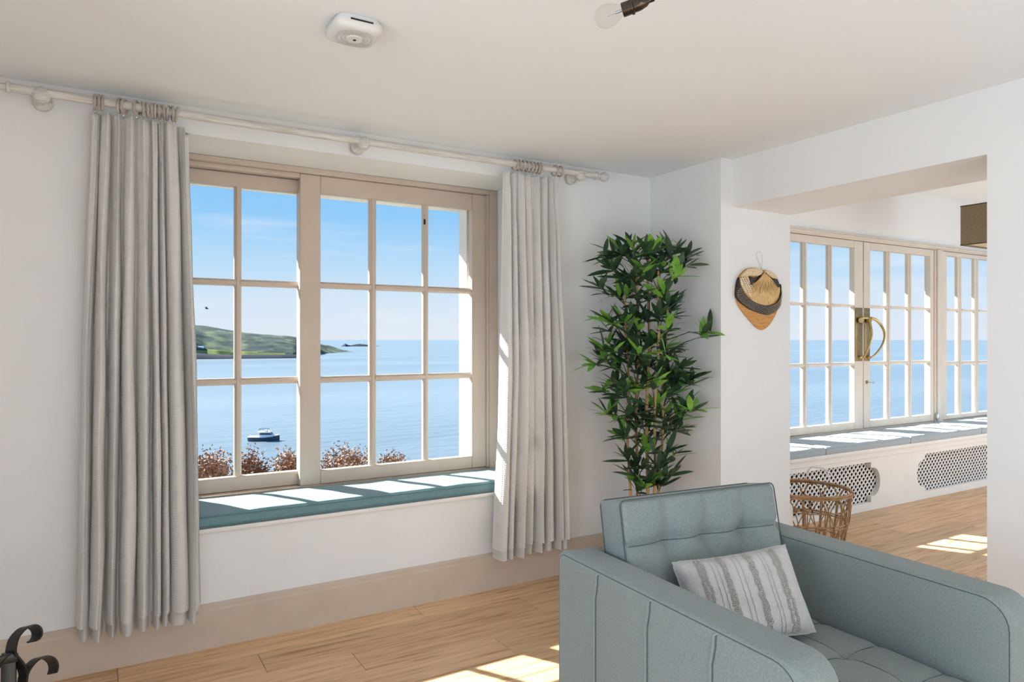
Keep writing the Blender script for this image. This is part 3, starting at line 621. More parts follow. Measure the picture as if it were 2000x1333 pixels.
def tuft(ul, vl, depth, gw):
    """grooves along ul / vl lines, deeper pits where they cross"""
    def fn(u, v):
        d = 0
        du = min(abs(u-a) for a in ul)/gw[0] if ul else 9; dv = min(abs(v-b) for b in vl)/gw[1] if vl else 9
        d -= depth*.35*math.exp(-(du*2.2)**2)+depth*.45*math.exp(-(dv*2.6)**2)
        d -= depth*.9*math.exp(-(du*1.0)**2-(dv*1.0)**2)
        return d
    return fn
seat_t = tuft([.25, .5, .75], [.22, .5, .78], .013, (.06, .06))
st = rounded_pad(-.340, .340, -.495, .235, .270, .398, .03, 60, 60, .012, .006, 21, seat_t)
SEAT = st.build('seat_cushion', 'chair_wool', CH, smooth=True, local=True, angle=60)
MB().tube(rect_loop(-.342, .342, -.497, .237, .374, .03), .0032, 6, True).build('piping', 'chair_piping', SEAT, smooth=True, local=True)
def seam(pts): return MB().tube(pts, .0016, 5)
def seat_z(x, y):
    u = (x+.34)/.68; v = (y+.495)/.73; return .398+.012*max(math.sin(PI*u), 0)**.5*max(math.sin(PI*v), 0)**.5+seat_t(u, v)+.0012
for u in (.25, .5, .75):
    x = -.34+.68*u; seam([(x, -.495+.73*(.05+.9*i/40), seat_z(x, -.495+.73*(.05+.9*i/40))) for i in range(41)]).build('seam', 'chair_seam', SEAT, local=True)
for v in (.22, .5, .78):
    y = -.495+.73*v; seam([(-.34+.68*(.05+.9*i/40), y, seat_z(-.34+.68*(.05+.9*i/40), y)) for i in range(41)]).build('seam', 'chair_seam', SEAT, local=True)
# back cushion: pad made lying, then stood up leaning on the back frame
bt_t = tuft([.27, .52, .77], [.64], .034, (.085, .11))
BW, BH, BT = .668, .405, .135
pad = rounded_pad(-BW/2, BW/2, 0, BH, 0, BT, .022, 56, 44, .006, .004, 31, bt_t)
lean = math.radians(11)
def stand(p):     # x stays, pad y -> up, pad z (front) -> towards -y
    x, y, z = p; yy = .372-z; zz = .405+y
    cy, cz = .372, .405; dy, dz = yy-cy, zz-cz
    q = Vector((x, cy+dy*math.cos(lean)+dz*math.sin(lean)-.025, cz+dz*math.cos(lean)-dy*math.sin(lean)))
    a = math.radians(-2.5); return Vector((q.x*math.cos(a)-(q.y-.3)*math.sin(a), .3+q.x*math.sin(a)+(q.y-.3)*math.cos(a), q.z))
pad.v = [tuple(stand(p)) for p in pad.v]
BACK = pad.build('back_cushion', 'chair_wool', CH, smooth=True, local=True, angle=60)
for zc in (BT-.008, .012):
    MB().tube([stand(p) for p in rect_loop(-BW/2-.001, BW/2+.001, -.001, BH+.001, zc, .02)], .0024, 6, True).build('piping', 'chair_seam', BACK, smooth=True, local=True)
seam([stand((-BW/2+BW*(.03+.94*i/40), BH*.64, BT+.006*(max(math.sin(PI*(.03+.94*i/40)), 0)*math.sin(PI*.64))**.5+bt_t(.03+.94*i/40, .64)+.0012)) for i in range(41)]).build('seam', 'chair_seam', BACK, local=True)

# scatter cushion leaning in the chair
PW_, PH_, PT_ = .405, .275, .125
pr_ = empty('scatter_cushion', (1.80, 1.50, .46)); tag(pr_, 'grey-beige oblong cushion with fringed stripes in the armchair', 'cushion')
C0 = Vector((1.757, 1.522, .534)); ex = Vector((.95, -.33, .085)).normalized(); nrm0 = Vector((-.10, -.86, .50)); ez = (nrm0-ex*nrm0.dot(ex)).normalized(); ey = ez.cross(ex).normalized()
def prof(u, v): return max(1-abs(u)**4.0, 0)**.5*max(1-abs(v)**3.4, 0)**.5
def pil(u, v, s, h=0):
    px = u*PW_/2*(1-.06*(1-abs(v)**2)*abs(u)**3); py = v*PH_/2*(1-.07*(1-abs(u)**2)*abs(v)**3)
    return C0+ex*px+ey*py+ez*(s*(PT_/2*prof(u, v)+.002)+h+.003*noise.noise(Vector((u*4, v*4, s)))*prof(u, v))
mb = MB(); mb.grid(lambda a, b: pil(a*2-1, b*2-1, 1), 40, 28); mb.grid(lambda a, b: pil(a*2-1, b*2-1, -1), 40, 28)
pb = mb.build('cover', 'pillow_cloth', pr_, smooth=True, angle=0)
for u0, wd_ in ((-.66, .075), (-.30, .045), (.16, .045), (.60, .080)):
    q = MB(); rr = random.Random(int(u0*100))
    for i in range(46):                                  # looped fringe
        v = -.95+1.9*i/45
        for jx in range(2):
            u = u0+wd_*(-.5+jx)*.9+rr.uniform(-.02, .02)
            q.tube([pil(u+.022*math.cos(a)*1.0, v+.032*math.sin(a), 1, .0015+.003*abs(math.sin(a))) for a in [2*PI*k/6 for k in range(6)]], .0012, 4, True)
    tag(q.build('tufted_stripe', 'pillow_tuft', pb), kind='stuff')
for u0 in (-.48, -.40, -.10, -.02, .36, .42):
    MB().tube([pil(u0+.006*math.sin(i*2.1), -.96+1.92*i/36, 1, .0012) for i in range(37)], .0022, 5).build('woven_rib', 'pillow_cloth', pb, smooth=True)
MB().tube([pil(math.copysign(min(1, abs(1.35*math.cos(t))), math.cos(t)), math.copysign(min(1, abs(1.35*math.sin(t))), math.sin(t)), 0) for t in [2*PI*k/72 for k in range(72)]], .003, 6, True).build('edge_seam', 'pillow_cloth', pb, smooth=True)

# ------------------------------------------------------------------ bamboo plant in the corner
DP = 3.86; pc = at(1258, HY, DP); bx_, by_ = pc.x, pc.y
PLT = empty('bamboo_plant', (bx_, by_, 0)); tag(PLT, 'tall artificial bamboo plant in the corner behind the armchair', 'plant')
pot = MB().lathe([(0, 0), (.115, 0), (.12, .006), (.145, .26), (.152, .265), (.152, .285), (.138, .285), (.134, .24), (0, .24)], (bx_, by_, 0), n=32).build('pot', 'pot_glaze', PLT, smooth=True)
MB().lathe([(0, .012), (.06, .010), (.13, 0), (0, -.001)], (bx_, by_, .243), n=24).build('soil', 'soil', pot)
rnd = random.Random(11)
def P3(x, y, dd=0):
    p = at(x, y, DP+dd); p.x = min(p.x, XW-.04); p.y = min(p.y, YW-.06); return p
canes = []
for (xb, xt, yt, dd, r) in ((1231, 1222, 560, .05, .0085), (1243, 1246, 520, -.03, .0095), (1262, 1268, 505, .0, .0105), (1274, 1288, 530, -.05, .009), (1284, 1302, 600, .06, .008)):
    b0 = Vector((bx_+(xb-1258)/F_PX*DP*RT.x, by_+(xb-1258)/F_PX*DP*RT.y, .22)); t0 = P3(xt, yt, dd); pts = [b0.lerp(t0, i/14) for i in range(15)]
    for i, p in enumerate(pts): p.x += .008*math.sin(i*.9+xb)
    rs = [r*(1-.35*i/14) for i in range(15)]
    cn = MB().tube(pts, rs, 8).build('cane', 'cane', PLT, smooth=True); canes.append(pts)
    for i in range(2, 14, 2):
        d = (pts[i+1]-pts[i-1]).normalized(); MB().lathe([(rs[i], -.004), (rs[i]*1.18, 0), (rs[i], .004)], pts[i], d, 8).build('node', 'cane', cn, smooth=True)
# spray centres follow the outline of the foliage
OUT = [(490, 1175, 1350), (530, 1165, 1362), (580, 1168, 1345), (630, 1165, 1335), (670, 1152, 1335), (715, 1146, 1362), (760, 1160, 1368), (800, 1165, 1372), (840, 1190, 1350), (880, 1195, 1340), (915, 1205, 1330), (945, 1215, 1322)]
sprays = []
for i, (yy, xa, xb) in enumerate(OUT):
    n = 13 if yy < 810 else (10 if yy < 870 else 6)
    for k in range(n):
        x = xa+14+(xb-xa-28)*(k+.5)/n+rnd.uniform(-9, 9)
        sprays.append((x, yy+rnd.uniform(-16, 16), rnd.uniform(-.17, .13)))
sprays += [(1180, 500, -.05), (1205, 498, .05), (1262, 496, 0), (1295, 500, .05), (1345, 498, .0), (1168, 560, -.1), (1390, 648, -.02), (1378, 655, .0), (1352, 740, -.05), (1160, 712, -.08), (1360, 800, -.06), (1200, 775, -.15), (1225, 650, -.18), (1180, 620, -.12), (1250, 690, -.2), (1300, 690, -.2)]
LM = []
for q in range(4):
    wv = (.0115, .013, .0105, .014)[q]; cv = (.12, .28, .2, .38)[q]; mb = MB(); V = []
    for i in range(6):
        t = i/5; w = wv*math.sin(PI*min(t*.92+.06, 1))**.8*(1 if t < 1 else .1); z = -cv*t*t*.5
        V += [(-w, t, z+w*.35), (0, t, z), (w, t, z+w*.35)]
    V = [(x*11 if False else x, y*.1, z*.1) for x, y, z in V]
    mb.add(V, [(i*3+k, i*3+k+1, i*3+k+4, i*3+k+3) for i in range(5) for k in (0, 1)])
    for tone in ('leaf_dark', 'leaf_light'):
        o = mb.build('leaf', tone, smooth=True, angle=0); LM.append(o.data); bpy.data.objects.remove(o)
leaves = []
tw = MB()
for (x, y, dd) in sprays:
    c = P3(x, y, dd)
    best = min(canes, key=lambda cp: min((p-c).length for p in cp)); a = min(best, key=lambda p: (p-(c-Vector((0, 0, .10)))).length)
    tw.tube([a, a.lerp(c, .5)+Vector((0, 0, .02)), c], [.0028, .0022, .0014], 5)
    out = (c-a); out = out.normalized() if out.length > .02 else Vector((0, 0, 1))
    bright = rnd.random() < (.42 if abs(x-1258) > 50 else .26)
    nl = rnd.randint(7, 10)
    for k in range(nl):
        az = 2*PI*k/nl+rnd.uniform(-.4, .4); el = rnd.uniform(-.35, 1.0)
        d = (Vector((math.cos(az)*math.cos(el), math.sin(az)*math.cos(el), math.sin(el)))+out*.55+Vector((0, 0, -.12))).normalized()
        s = rnd.uniform(.9, 1.5); root_p = c-out*rnd.uniform(0, .05)
        yx = d; zx = (Vector((0, 0, 1))-yx*yx.z); zx = zx.normalized() if zx.length > .05 else Vector((1, 0, 0)); xx = yx.cross(zx).normalized()
        R = Matrix((xx, yx, zx)).transposed().to_4x4() @ Matrix.Rotation(rnd.uniform(-.6, .6), 4, 'Y')
        tip = root_p+d*.1*s
        if tip.x > XW-.01 or tip.y > YW-.03: continue
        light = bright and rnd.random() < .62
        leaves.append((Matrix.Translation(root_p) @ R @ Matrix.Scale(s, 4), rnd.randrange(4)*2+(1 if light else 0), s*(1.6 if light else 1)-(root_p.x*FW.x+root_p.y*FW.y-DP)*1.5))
tag(tw.build('twig', 'twig', PLT, smooth=True), kind='stuff')
leaves.sort(key=lambda l: -l[2])
inv = PLT.matrix_basis.inverted()
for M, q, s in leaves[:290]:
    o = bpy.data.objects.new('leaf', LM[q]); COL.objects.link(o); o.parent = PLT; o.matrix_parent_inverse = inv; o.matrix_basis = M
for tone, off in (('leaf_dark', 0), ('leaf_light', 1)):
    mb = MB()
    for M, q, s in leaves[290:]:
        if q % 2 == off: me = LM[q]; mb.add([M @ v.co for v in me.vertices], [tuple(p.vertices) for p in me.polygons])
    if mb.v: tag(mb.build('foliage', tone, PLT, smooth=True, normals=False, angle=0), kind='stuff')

# ------------------------------------------------------------------ woven fan on the jamb
FAN = empty('woven_fan', (3.28, YJ-.004, 1.40)); tag(FAN, 'black and straw woven hand fan hung on the white pier', 'fan')
def fpx(cx, cy, d): p = onY(1420+cx/7.408, 480+cy/7.408, YJ); return (p.x, YJ-d, p.z)
def fan_part(name, poly, mat, d0, d1, parent=None, dome=0):
    cx = sum(p[0] for p in poly)/len(poly); cy = sum(p[1] for p in poly)/len(poly); V = []; Fc = []; n = len(poly); R = 5
    for r in range(R, -1, -1):
        f_ = r/R
        for (a, b) in poly: V.append(fpx(cx+(a-cx)*f_, cy+(b-cy)*f_, d1+dome*(1-f_*f_)))
    for i in range(R):
        for k in range(n): Fc.append((i*n+k, i*n+(k+1) % n, (i+1)*n+(k+1) % n, (i+1)*n+k))
    k0 = len(V); V += [fpx(a, b, d0) for a, b in poly]
    for k in range(n): Fc.append((k, k0+k, k0+(k+1) % n, (k+1) % n))
    Fc.append(tuple(k0+k for k in range(n)))
    return MB().add(V, Fc).build(name, mat, parent or FAN, smooth=True, angle=50)
def ell(cx, cy, rx, ry, a0, a1, n=18): return [(cx+rx*math.cos(math.radians(a0+(a1-a0)*i/n)), cy+ry*math.sin(math.radians(a0+(a1-a0)*i/n))) for i in range(n+1)]
shield = [(470, 380), (430, 335), (350, 318), (250, 345), (170, 420), (125, 520), (105, 640), (110, 760), (150, 870), (220, 970), (310, 1080), (400, 1180), (450, 1215), (500, 1222), (560, 1190), (630, 1110), (690, 1000), (735, 880), (755, 760), (752, 660), (735, 570), (690, 480), (620, 400), (560, 362), (510, 360)]
bodyf = fan_part('fan_body', shield, 'straw_orange', .002, .008, None, .010)
BI = [(140, 462), (150, 540), (200, 670), (290, 770), (400, 838), (530, 868), (640, 848), (712, 790), (744, 690), (738, 560)]
BO_ = [(128, 500), (106, 620), (112, 765), (215, 870), (340, 945), (530, 1005), (650, 965), (732, 890), (757, 760), (750, 620)]
def along(c, t):
    q = t*(len(c)-1); i = min(int(q), len(c)-2); f_ = q-i; p0_, p1_, p2_, p3_ = c[max(i-1, 0)], c[i], c[i+1], c[min(i+2, len(c)-1)]
    return tuple(.5*(2*p1_[j]+(p2_[j]-p0_[j])*f_+(2*p0_[j]-5*p1_[j]+4*p2_[j]-p3_[j])*f_*f_+(3*p1_[j]-p0_[j]-3*p2_[j]+p3_[j])*f_**3) for j in (0, 1))
def bandpt(t, w, d): a_, b_ = along(BI, t), along(BO_, t); return fpx(a_[0]+(b_[0]-a_[0])*w, a_[1]+(b_[1]-a_[1])*w, d)
bm_ = MB(); n_ = 40
bm_.v = [bandpt(i/n_, w, d) for i in range(n_+1) for w, d in ((0, .006), (0, .0195), (.5, .0205), (1, .017), (1, .004))]
bm_.f = [(i*5+k, i*5+(k+1) % 5, (i+1)*5+(k+1) % 5, (i+1)*5+k) for i in range(n_) for k in range(5)]+[(0, 1, 2, 3, 4), tuple(n_*5+k for k in range(5))]
bm_.build('dark_band', 'black_weave', FAN, smooth=True, angle=50)
inner = ell(500, 640, 232, 230, -30, 210, 24)
fan_part('straw_disc', inner, 'straw', .006, .017, FAN, .006)
fan_part('check_weave', [(150, 470), (270, 440), (300, 560), (330, 650), (400, 780), (300, 740), (220, 670), (165, 570)], 'straw_pale', .010, .019, FAN)
# dark ticks in the chequered weave and pale ticks in the dark band
tk = MB()
for r_ in range(5):
    for c_ in range(9):
        t = c_/8; cx = 168+r_*34+t*(95+r_*6); cy = 470-r_*6+t*215+r_*3
        x_, y_, z_ = fpx(cx, cy, .0195); tk.box(x_-.0022, x_+.0022, y_-.001, y_+.002, z_-.0022, z_+.0022)
tag(tk.build('dark_stitch', 'black_weave', FAN), kind='stuff')
tk = MB()
for r_ in range(6):
    for c_ in range(44):
        x_, y_, z_ = bandpt(.16+.80*(c_+(.5 if r_ % 2 else 0))/44, .14+.145*r_, .0205); tk.box(x_-.0014, x_+.0014, y_-.0008, y_+.002, z_-.0013, z_+.0013)
tag(tk.build('pale_stitch', 'straw_pale', FAN), kind='stuff')
fan_part('leaf_flap', [(285, 450), (350, 470), (440, 445), (480, 395), (400, 510), (300, 575)], 'black_weave', .014, .021, FAN)
fan_part('leaf_flap', [(520, 400), (580, 475), (690, 490), (730, 600), (700, 610), (600, 520)], 'black_weave', .014, .021, FAN)
fan_part('rolled_lobe', [(470, 385), (430, 338), (350, 320), (250, 348), (175, 425), (160, 460), (280, 442), (400, 445), (450, 420)], 'straw_pale', .012, .024, FAN, .008)
fan_part('rolled_lobe', [(505, 385), (520, 358), (570, 362), (640, 415), (690, 482), (620, 478), (560, 440)], 'straw_pale', .012, .024, FAN, .006)
fg = MB(); rr = random.Random(4)
for k in range(34):
    a = math.radians(48+84*k/33+rr.uniform(-2, 2)); L = rr.uniform(240, 330); p = []
    for i in range(5):
        t = i/4; p.append(Vector(fpx(495+L*t*math.cos(a)*1.0+rr.uniform(-6, 6)*t, 400+L*t*math.sin(a), .022+.008*math.sin(PI*t))))
    fg.tube(p, [.0022, .0022, .0020, .0016, .0008], 5)
tag(fg.build('straw_fringe', 'straw', FAN, smooth=True), kind='stuff')
MB().tube([fpx(a, b, .006) for a, b in ((485, 390), (478, 310), (455, 270), (425, 190), (408, 130), (425, 95), (460, 88), (490, 115), (497, 170), (497, 260), (490, 310), (490, 390))], .0011, 6).build('hanging_loop', 'string', FAN, smooth=True)

# ------------------------------------------------------------------ rattan basket
bc = Vector((3.862, 2.855, 0)); R0, R1, HB = .205, .272, .402
BK = empty('rattan_basket', bc); tag(BK, 'open rattan basket with arched cane sides in the next room', 'basket')
def bp_(a, z, dr=0):
    r = R0+(R1-R0)*(z/HB)**.8+dr; return Vector((bc.x+r*math.cos(a), bc.y+r*math.sin(a), z))
def hoop(z, r, nm, dr=0): return MB().tube([bp_(2*PI*k/48, z, dr) for k in range(48)], r, 7, True).build(nm, 'rattan', BK, smooth=True)
hoop(HB, .0085, 'rim'); hoop(HB-.012, .005, 'rim', .008); hoop(.30, .0045, 'hoop', -.004); hoop(.215, .006, 'hoop'); hoop(.20, .0045, 'hoop', .006); hoop(.012, .009, 'foot_ring'); hoop(.10, .004, 'hoop')
NA = 14
for k in range(NA):
    a0 = 2*PI*k/NA; w = 2*PI/NA
    MB().tube([bp_(a0-w*.48, .02), bp_(a0-w*.46, .22), bp_(a0-w*.44, .31)]+[bp_(a0-w*.44*math.cos(PI*i/8), .31+.078*math.sin(PI*i/8)) for i in range(1, 8)]+[bp_(a0+w*.44, .31), bp_(a0+w*.46, .22), bp_(a0+w*.48, .02)], .0042, 6).build('arch_cane', 'rattan', BK, smooth=True)
    MB().tube([bp_(a0-w*.45, .02, .004), bp_(a0, .21, .006), bp_(a0+w*.47, .33, .004)], .0036, 6).build('brace_cane', 'rattan', BK, smooth=True)
    MB().tube([bp_(a0+w*.45, .02, .008), bp_(a0, .21, .010), bp_(a0-w*.47, .33, .006)], .0036, 6).build('brace_cane', 'rattan', BK, smooth=True)
for a in (.6, 2.2, 3.9, 5.2):
    MB().tube([bp_(a+.16*(i/6-.5), HB+.001, .001) for i in range(7)], .0125, 8).build('binding', 'rattan', BK, smooth=True)
ds = MB()
for k in range(9):
    y = -.16+.04*k; h = math.sqrt(max(R0**2-y*y, 0)); ds.tube([(bc.x-h, bc.y+y, .012), (bc.x+h, bc.y+y, .012)], .004, 5)
tag(ds.build('base_weave', 'rattan', BK), kind='stuff')
h0, h1 = bp_(.62, HB), bp_(.02, HB)
MB().tube([h0, h0.lerp(h1, .1)+Vector((0, 0, .07)), h0.lerp(h1, .25)+Vector((0, 0, .095)), h0.lerp(h1, .75)+Vector((0, 0, .095)), h0.lerp(h1, .9)+Vector((0, 0, .07)), h1], .005, 7).build('handle', 'white_paint', BK, smooth=True)['label'] = 'white bent wire handle'

# ------------------------------------------------------------------ wrought iron stand, bottom left
IS = empty('iron_stand', (onY(17, 1320, 2.35).x, 2.35, 0)); tag(IS, 'black wrought iron stand with curled scrolls by the left wall', 'stand')
ip = lambda x, y, dy=0: onY(x, y, 2.35+dy)
def strap(pts, wid, th, name, mat='iron', dirv=None):
    """flat iron strap: width across, thickness along the bend"""
    pts = [Vector(p) for p in pts]; n = len(pts); V = []; wv = Vector(dirv).normalized()
    for i, p in enumerate(pts):
        d = (pts[min(i+1, n-1)]-pts[max(i-1, 0)]).normalized(); nn = d.cross(wv).normalized()
        for a, b in ((-1, -1), (1, -1), (1, 1), (-1, 1)): V.append(p+wv*(wid/2*a)+nn*(th/2*b))
    Fc = [(i*4+k, i*4+(k+1) % 4, (i+1)*4+(k+1) % 4, (i+1)*4+k) for i in range(n-1) for k in range(4)]+[(3, 2, 1, 0), tuple((n-1)*4+k for k in range(4))]
    return MB().add(V, Fc).build(name, mat, IS, smooth=True, angle=45)
wdir = (.62, -.72, .28)
def smooth_pts(ctrl, n=6):
    o = []; c = [ctrl[0]]+list(ctrl)+[ctrl[-1]]
    for i in range(1, len(c)-2):
        for k in range(n):
            t = k/n; o.append(tuple(.5*((2*c[i][j])+(-c[i-1][j]+c[i+1][j])*t+(2*c[i-1][j]-5*c[i][j]+4*c[i+1][j]-c[i+2][j])*t*t+(-c[i-1][j]+3*c[i][j]-3*c[i+1][j]+c[i+2][j])*t**3) for j in range(2)))
    o.append(tuple(ctrl[-1])); return o
sc1 = smooth_pts([(22, 1285), (22, 1268), (28, 1247), (44, 1229), (60, 1224), (70, 1229), (73, 1240), (68, 1250), (62, 1254)])
sc2 = smooth_pts([(44, 1333), (47, 1318), (58, 1300), (74, 1287), (90, 1285), (101, 1292), (105, 1304), (102, 1317)])
sc3 = smooth_pts([(20, 1278), (32, 1290), (42, 1304), (46, 1320), (42, 1345), (30, 1375)])
strap([ip(x, y) for x, y in sc1], .040, .005, 'scroll', dirv=wdir)
strap([ip(x, y) for x, y in sc2]+[], .036, .005, 'scroll', dirv=wdir)
strap([ip(x, y) for x, y in sc3], .034, .005, 'scroll', dirv=wdir)
strap([ip(2*17-x, y) for x, y in sc2], .022, .005, 'scroll', dirv=wdir)
strap([ip(2*17-x, y) for x, y in sc3], .034, .005, 'scroll', dirv=wdir)
bx = IS.location.x; zt_ = ip(17, 1276).z
MB().box(bx-.017, bx+.017, 2.34, 2.36, .02, zt_).build('post', 'iron', IS, bevel=.002)
MB().box(bx-.05, bx+.022, 2.338, 2.348, zt_-.026, zt_-.002).build('collar', 'iron', IS, bevel=.003)
MB().box(bx-.12, bx+.12, 2.35-.09, 2.35+.09, 0, .02).build('foot', 'iron', IS, bevel=.004)

# ------------------------------------------------------------------ outside: ground, shrubs, sea, headland, boat
ZS = -31.0
gm = MB()
prof_y = [(3.9, -.62), (6.0, -.75), (8.6, -.95), (11, -3.5), (20, -14), (40, -32), (41, -36)]
xs = [-60+6*i for i in range(25)]
gm.grid(lambda u, v: (0, 0, 0), 24, len(prof_y)-1); gm.v = [(x, y, z+(.25*noise.noise(Vector((x*.2, y*.2, 0))) if y > 4 else 0)) for (y, z) in prof_y for x in xs]
structure(gm.build('ground', 'grass', smooth=True), 'grassy bank falling away to the sea outside', 'ground')
sea = MB(); n = 64; rad = [60, 200, 600, 2000, 8000, 32000]
V = [(0, 0, ZS)]+[(r*math.cos(2*PI*k/n), r*math.sin(2*PI*k/n), ZS) for r in rad for k in range(n)]
Fc = [(0, 1+k, 1+(k+1) % n) for k in range(n)]+[(1+i*n+k, 1+(i+1)*n+k, 1+(i+1)*n+(k+1) % n, 1+i*n+(k+1) % n) for i in range(len(rad)-1) for k in range(n)]
structure(sea.add(V, Fc).build('sea', 'sea_water'), 'calm pale blue sea reaching the horizon', 'sea')
def shrub(px0, px1, ytop, ybase, Y, seed, lab):
    rr = random.Random(seed); a, b = onY(px0, ytop, Y), onY(px1, ytop, Y); c = (a+b)/2; wx = (b.x-a.x)/2; zb = -.95; zt = c.z; zl = onY(px0, ybase, Y).z
    root = empty('garden_shrub', (c.x, Y, zb)); tag(root, lab, 'shrub', 'red-brown shrubs below the sash window')
    st, lf = MB(), MB()
    tips = []
    for k in range(70):
        az = rr.uniform(0, 2*PI); rad_ = rr.random()**.5; hx = math.cos(az)*rad_*wx*.92; hy = math.sin(az)*rad_*min(wx, .45)
        hz = zt-(zt-zl)*.55*(rad_**2)-rr.uniform(0, .16)+.02*rr.random()
        p0 = Vector((c.x+hx*.25, Y+hy*.25, zb)); p2 = Vector((c.x+hx, Y+hy, hz)); p1 = p0.lerp(p2, .55)+Vector((rr.uniform(-.05, .05), rr.uniform(-.05, .05), .05))
        st.tube([p0, p1, p2], [.009, .006, .002], 5); tips.append((p1, p2))
    for p1, p2 in tips:
        for k in range(60):
            t = rr.uniform(.2, 1.08); p = p1.lerp(p2, t)+Vector((rr.gauss(0, .045), rr.gauss(0, .045), rr.gauss(0, .035)))
            d = Vector((rr.gauss(0, 1), rr.gauss(0, 1), rr.gauss(.5, .8))).normalized(); L = rr.uniform(.02, .042); s_ = d.orthogonal().normalized()*L*.28
            lf.add([p, p+d*L*.5+s_, p+d*L, p+d*L*.5-s_], [(0, 1, 2, 3)])
    st.build('stem', 'shrub_twig', root, smooth=True); tag(lf.build('foliage', 'shrub_leaf', root, normals=False), kind='stuff')
shrub(372, 456, 890, 940, 6.6, 1, 'red-brown shrub beside the edge of the left curtain')
shrub(466, 512, 888, 925, 6.9, 2, 'red-brown shrub below the boat')
shrub(540, 590, 886, 925, 6.5, 3, 'red-brown shrub left of the window mullion')
shrub(622, 730, 878, 922, 7.0, 4, 'largest red-brown shrub right of the window mullion')
shrub(745, 790, 892, 915, 7.4, 5, 'smallest red-brown shrub, rightmost outside the window')
# headland: ridge traced along the shore
def landmass(name, pts, mat, label, cat, depth_back, rough_):
    """pts: (px, y_shore, y_crest) ; shore lies on the sea plane"""
    mb = MB(); NV = 44; V = []
    for i, (px, ys, yc) in enumerate(pts):
        s = onZ(px, ys, ZS); d = Vector((s.x, s.y, 0)); D = d.length; u = d/D
        db = depth_back*(1+.0*i); zc = HC+((HY-yc)/F_PX)*((D+db*.55)*(ray(px, 0).to_2d().length)**-1)
        for j in range(NV+1):
            t = (j/NV)**1.5; prof_ = (math.sin(min(t/.55, 1)*PI/2)**.85) if t < .55 else math.cos((t-.55)/.45*PI/2)
            if t < .06: prof_ = t/.06*.17
            z = ZS-1+(zc-ZS+1)*max(prof_, 0)
            P = u*(D+db*t); z += rough_*noise.fractal(Vector((P.x*.006, P.y*.006, 3.1)), 1.0, 2.0, 5)*prof_*(1 if t < .5 else .4)
            V.append((P.x, P.y, z))
    n = NV+1; mb.add(V, [(i*n+j, (i+1)*n+j, (i+1)*n+j+1, i*n+j+1) for i in range(len(pts)-1) for j in range(NV)])
    o = mb.build(name, mat, smooth=True, angle=0)
    if name == 'headland':                       # a mown field lies on the lower slope
        o.data.materials.append(MATS['field'])
        for p in o.data.polygons:
            c = p.center-Vector((0, 0, HC)); dz = c.dot(FW); px = 1000+F_PX*c.dot(RT)/dz; py = HY-F_PX*c.z/dz
            if 376 < px < 556 and 683+(px-390)*.045 < py < 690.5+(px-380)*.010-max(0, px-500)*.01: p.material_index = 1
    return structure(o, label, cat)
ctrl = [(250, 703, 618), (330, 702, 627), (380, 701.5, 635), (400, 701, 637), (425, 701, 641), (455, 700.5, 646), (480, 700.5, 650), (510, 700, 654), (545, 699.5, 658), (575, 699, 661), (600, 697, 667), (622, 693, 672), (640, 691, 677), (655, 690, 681), (672, 689, 685), (690, 688.5, 687.5)]
fine = []
for i in range(len(ctrl)-1):
    for k in range(5):
        t = k/5; fine.append(tuple(ctrl[i][j]+(ctrl[i+1][j]-ctrl[i][j])*t for j in range(3)))
fine.append(ctrl[-1])
landmass('headland', fine, 'headland_turf', 'low green headland across the bay', 'headland', 420, 9)
landmass('shore_rocks', [(330, 702.5, 690), (380, 702, 690.5), (410, 702, 692), (450, 701.5, 693), (500, 701, 693), (545, 700.5, 693.5), (580, 700, 694), (600, 699, 695.5)], 'rock', 'dark rocks along the foot of the headland', 'rocks', 50, 2)
landmass('islet', [(666, 677, 676.5), (670, 677.2, 674), (675, 677.3, 671.5), (680, 677.2, 674.5), (686, 677, 675.2), (694, 677, 673), (702, 677, 672.2), (710, 677, 673), (718, 677, 674), (724, 676.8, 675.8), (742, 676.5, 676)], 'rock', 'low dark islet on the horizon', 'islet', 60, 1)
s_ = onZ(388, 701, ZS); D_ = Vector((s_.x, s_.y)).length+30; h_ = ray(388, 679); hp = Vector((0, 0, HC))+h_*(D_/h_.to_2d().length)
tag(MB().box(hp.x-8, hp.x+8, hp.y-3, hp.y+3, hp.z-4, hp.z).prism([(-3.4, 0), (3.4, 0), (0, 2.4)], lambda a, b, d: (hp.x+d, hp.y+a, hp.z+b), -8, 8).build('cottage', 'boat_white'), 'tiny white cottage on the headland', 'cottage')
# moored boat
bpos = onZ(516, 861, ZS); bd = Vector((bpos.x, bpos.y)).length
BO = empty('motor_boat', (bpos.x, bpos.y, ZS), -YAW+.42+math.atan2(516-1000, F_PX)*-1+math.radians(-38)); tag(BO, 'small white cabin boat with dark hull moored in the bay', 'boat')
L_, B_ = 9.6, 3.2
def hull_w(t): return B_/2*(1-max(0, (t-.55)/.45)**2.2)*(.86+.14*min(1, t*4))
hm = MB(); NT = 18; V = []
for i in range(NT+1):
    t = i/NT; x = -L_/2+L_*t; w = max(hull_w(t), .02); sheer = 1.15+.55*max(0, (t-.4)/.6)**1.6
    V += [(x, -w, sheer), (x, -w*.93, .45), (x, -w*.55*(1 if t < .9 else .5), -.45), (x, w*.55*(1 if t < .9 else .5), -.45), (x, w*.93, .45), (x, w, sheer)]
hm.add(V, [(i*6+k, (i+1)*6+k, (i+1)*6+k+1, i*6+k+1) for i in range(NT) for k in range(5)]+[tuple(range(6))])
hl = hm.build('hull', 'hull_paint', BO, smooth=True, local=True, angle=35)
dm = MB(); V = []
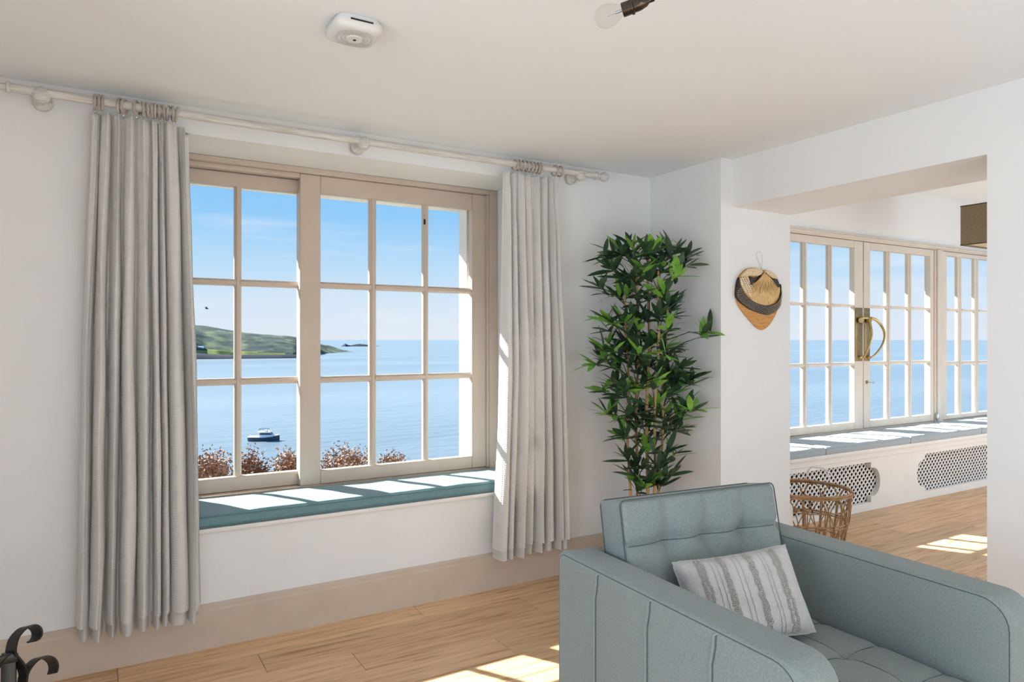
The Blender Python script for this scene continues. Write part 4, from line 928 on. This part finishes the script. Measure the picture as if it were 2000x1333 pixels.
for i in range(NT+1):
    t = i/NT; x = -L_/2+L_*t; w = max(hull_w(t), .02)+.06; sheer = 1.13+.55*max(0, (t-.4)/.6)**1.6
    V += [(x, -w, sheer), (x, -w, sheer+.22), (x, w, sheer+.22), (x, w, sheer)]
dm.add(V, [(i*4+k, (i+1)*4+k, (i+1)*4+k+1, i*4+k+1) for i in range(NT) for k in range(3)]+[(0, 1, 2, 3)]); dm.build('deck', 'boat_white', BO, local=True)
def hexa(x0, x1, w, z0, z1, rake0, rake1, tw_): return MB().add([(x0, -w, z0), (x1, -w, z0), (x1, w, z0), (x0, w, z0), (x0+rake0, -w*tw_, z1), (x1-rake1, -w*tw_, z1), (x1-rake1, w*tw_, z1), (x0+rake0, w*tw_, z1)], [(0, 3, 2, 1), (4, 5, 6, 7), (0, 1, 5, 4), (1, 2, 6, 5), (2, 3, 7, 6), (3, 0, 4, 7)])
cb = hexa(-1.4, 2.9, 1.25, 1.3, 2.75, .1, 1.0, .88).build('cabin', 'boat_white', BO, local=True)
hexa(-1.1, 2.62, 1.27, 1.95, 2.5, .02, .42, .93).build('cabin_window', 'boat_glass', cb, local=True)
hexa(2.6, 3.9, .8, 1.4, 1.8, .1, .7, .8).build('foredeck', 'boat_white', BO, local=True)
hexa(-1.9, 2.1, 1.35, 2.75, 2.9, 0, .1, 1).build('cabin_roof', 'boat_white', BO, local=True)
fbm = MB(); 
for sx in (-1.5, 1.2):
    for sy in (-1.1, 1.1): fbm.tube([(sx, sy, 2.9), (sx+.1, sy*.95, 3.75)], .05, 5)
fbm.tube([(-1.4, -1.05, 3.75), (1.3, -1.05, 3.75), (1.3, 1.05, 3.75), (-1.4, 1.05, 3.75)], .05, 5, True).build('rail', 'boat_glass', BO, local=True)
hexa(.2, 1.0, .8, 2.9, 3.4, .1, .2, .9).build('flybridge_seat', 'boat_white', BO, local=True)
MB().tube([(-4.4, -.9, 1.3), (-4.4, -.9, 2.2), (-4.4, .9, 2.2), (-4.4, .9, 1.3)], .05, 5).build('stern_rail', 'steel', BO, local=True)
MB().lathe([(0, 0), (.25, .02), (.3, .3), (.2, .5), (0, .55)], (1.75, 0, 2.95), n=10).build('radar_dome', 'boat_white', BO, smooth=True, local=True)
# gull over the headland
gp = at(404, 603, 75); GB = MB()
GB.lathe([(0, -.22), (.05, -.15), (.07, 0), (.05, .14), (.03, .2), (0, .24)], gp, (.8, .5, 0), 8)
for s in (-1, 1): GB.add([gp+Vector((.04, 0, .02)), gp+Vector((-.10, 0, .02)), gp+Vector((-.12-.05, s*.35, .16)), gp+Vector((-.02, s*.36, .17)), gp+Vector((-.16, s*.68, .10))], [(0, 1, 2, 3), (3, 2, 4)])
tag(GB.build('gull', 'rock', normals=False), 'tiny dark gull flying above the headland', 'bird')
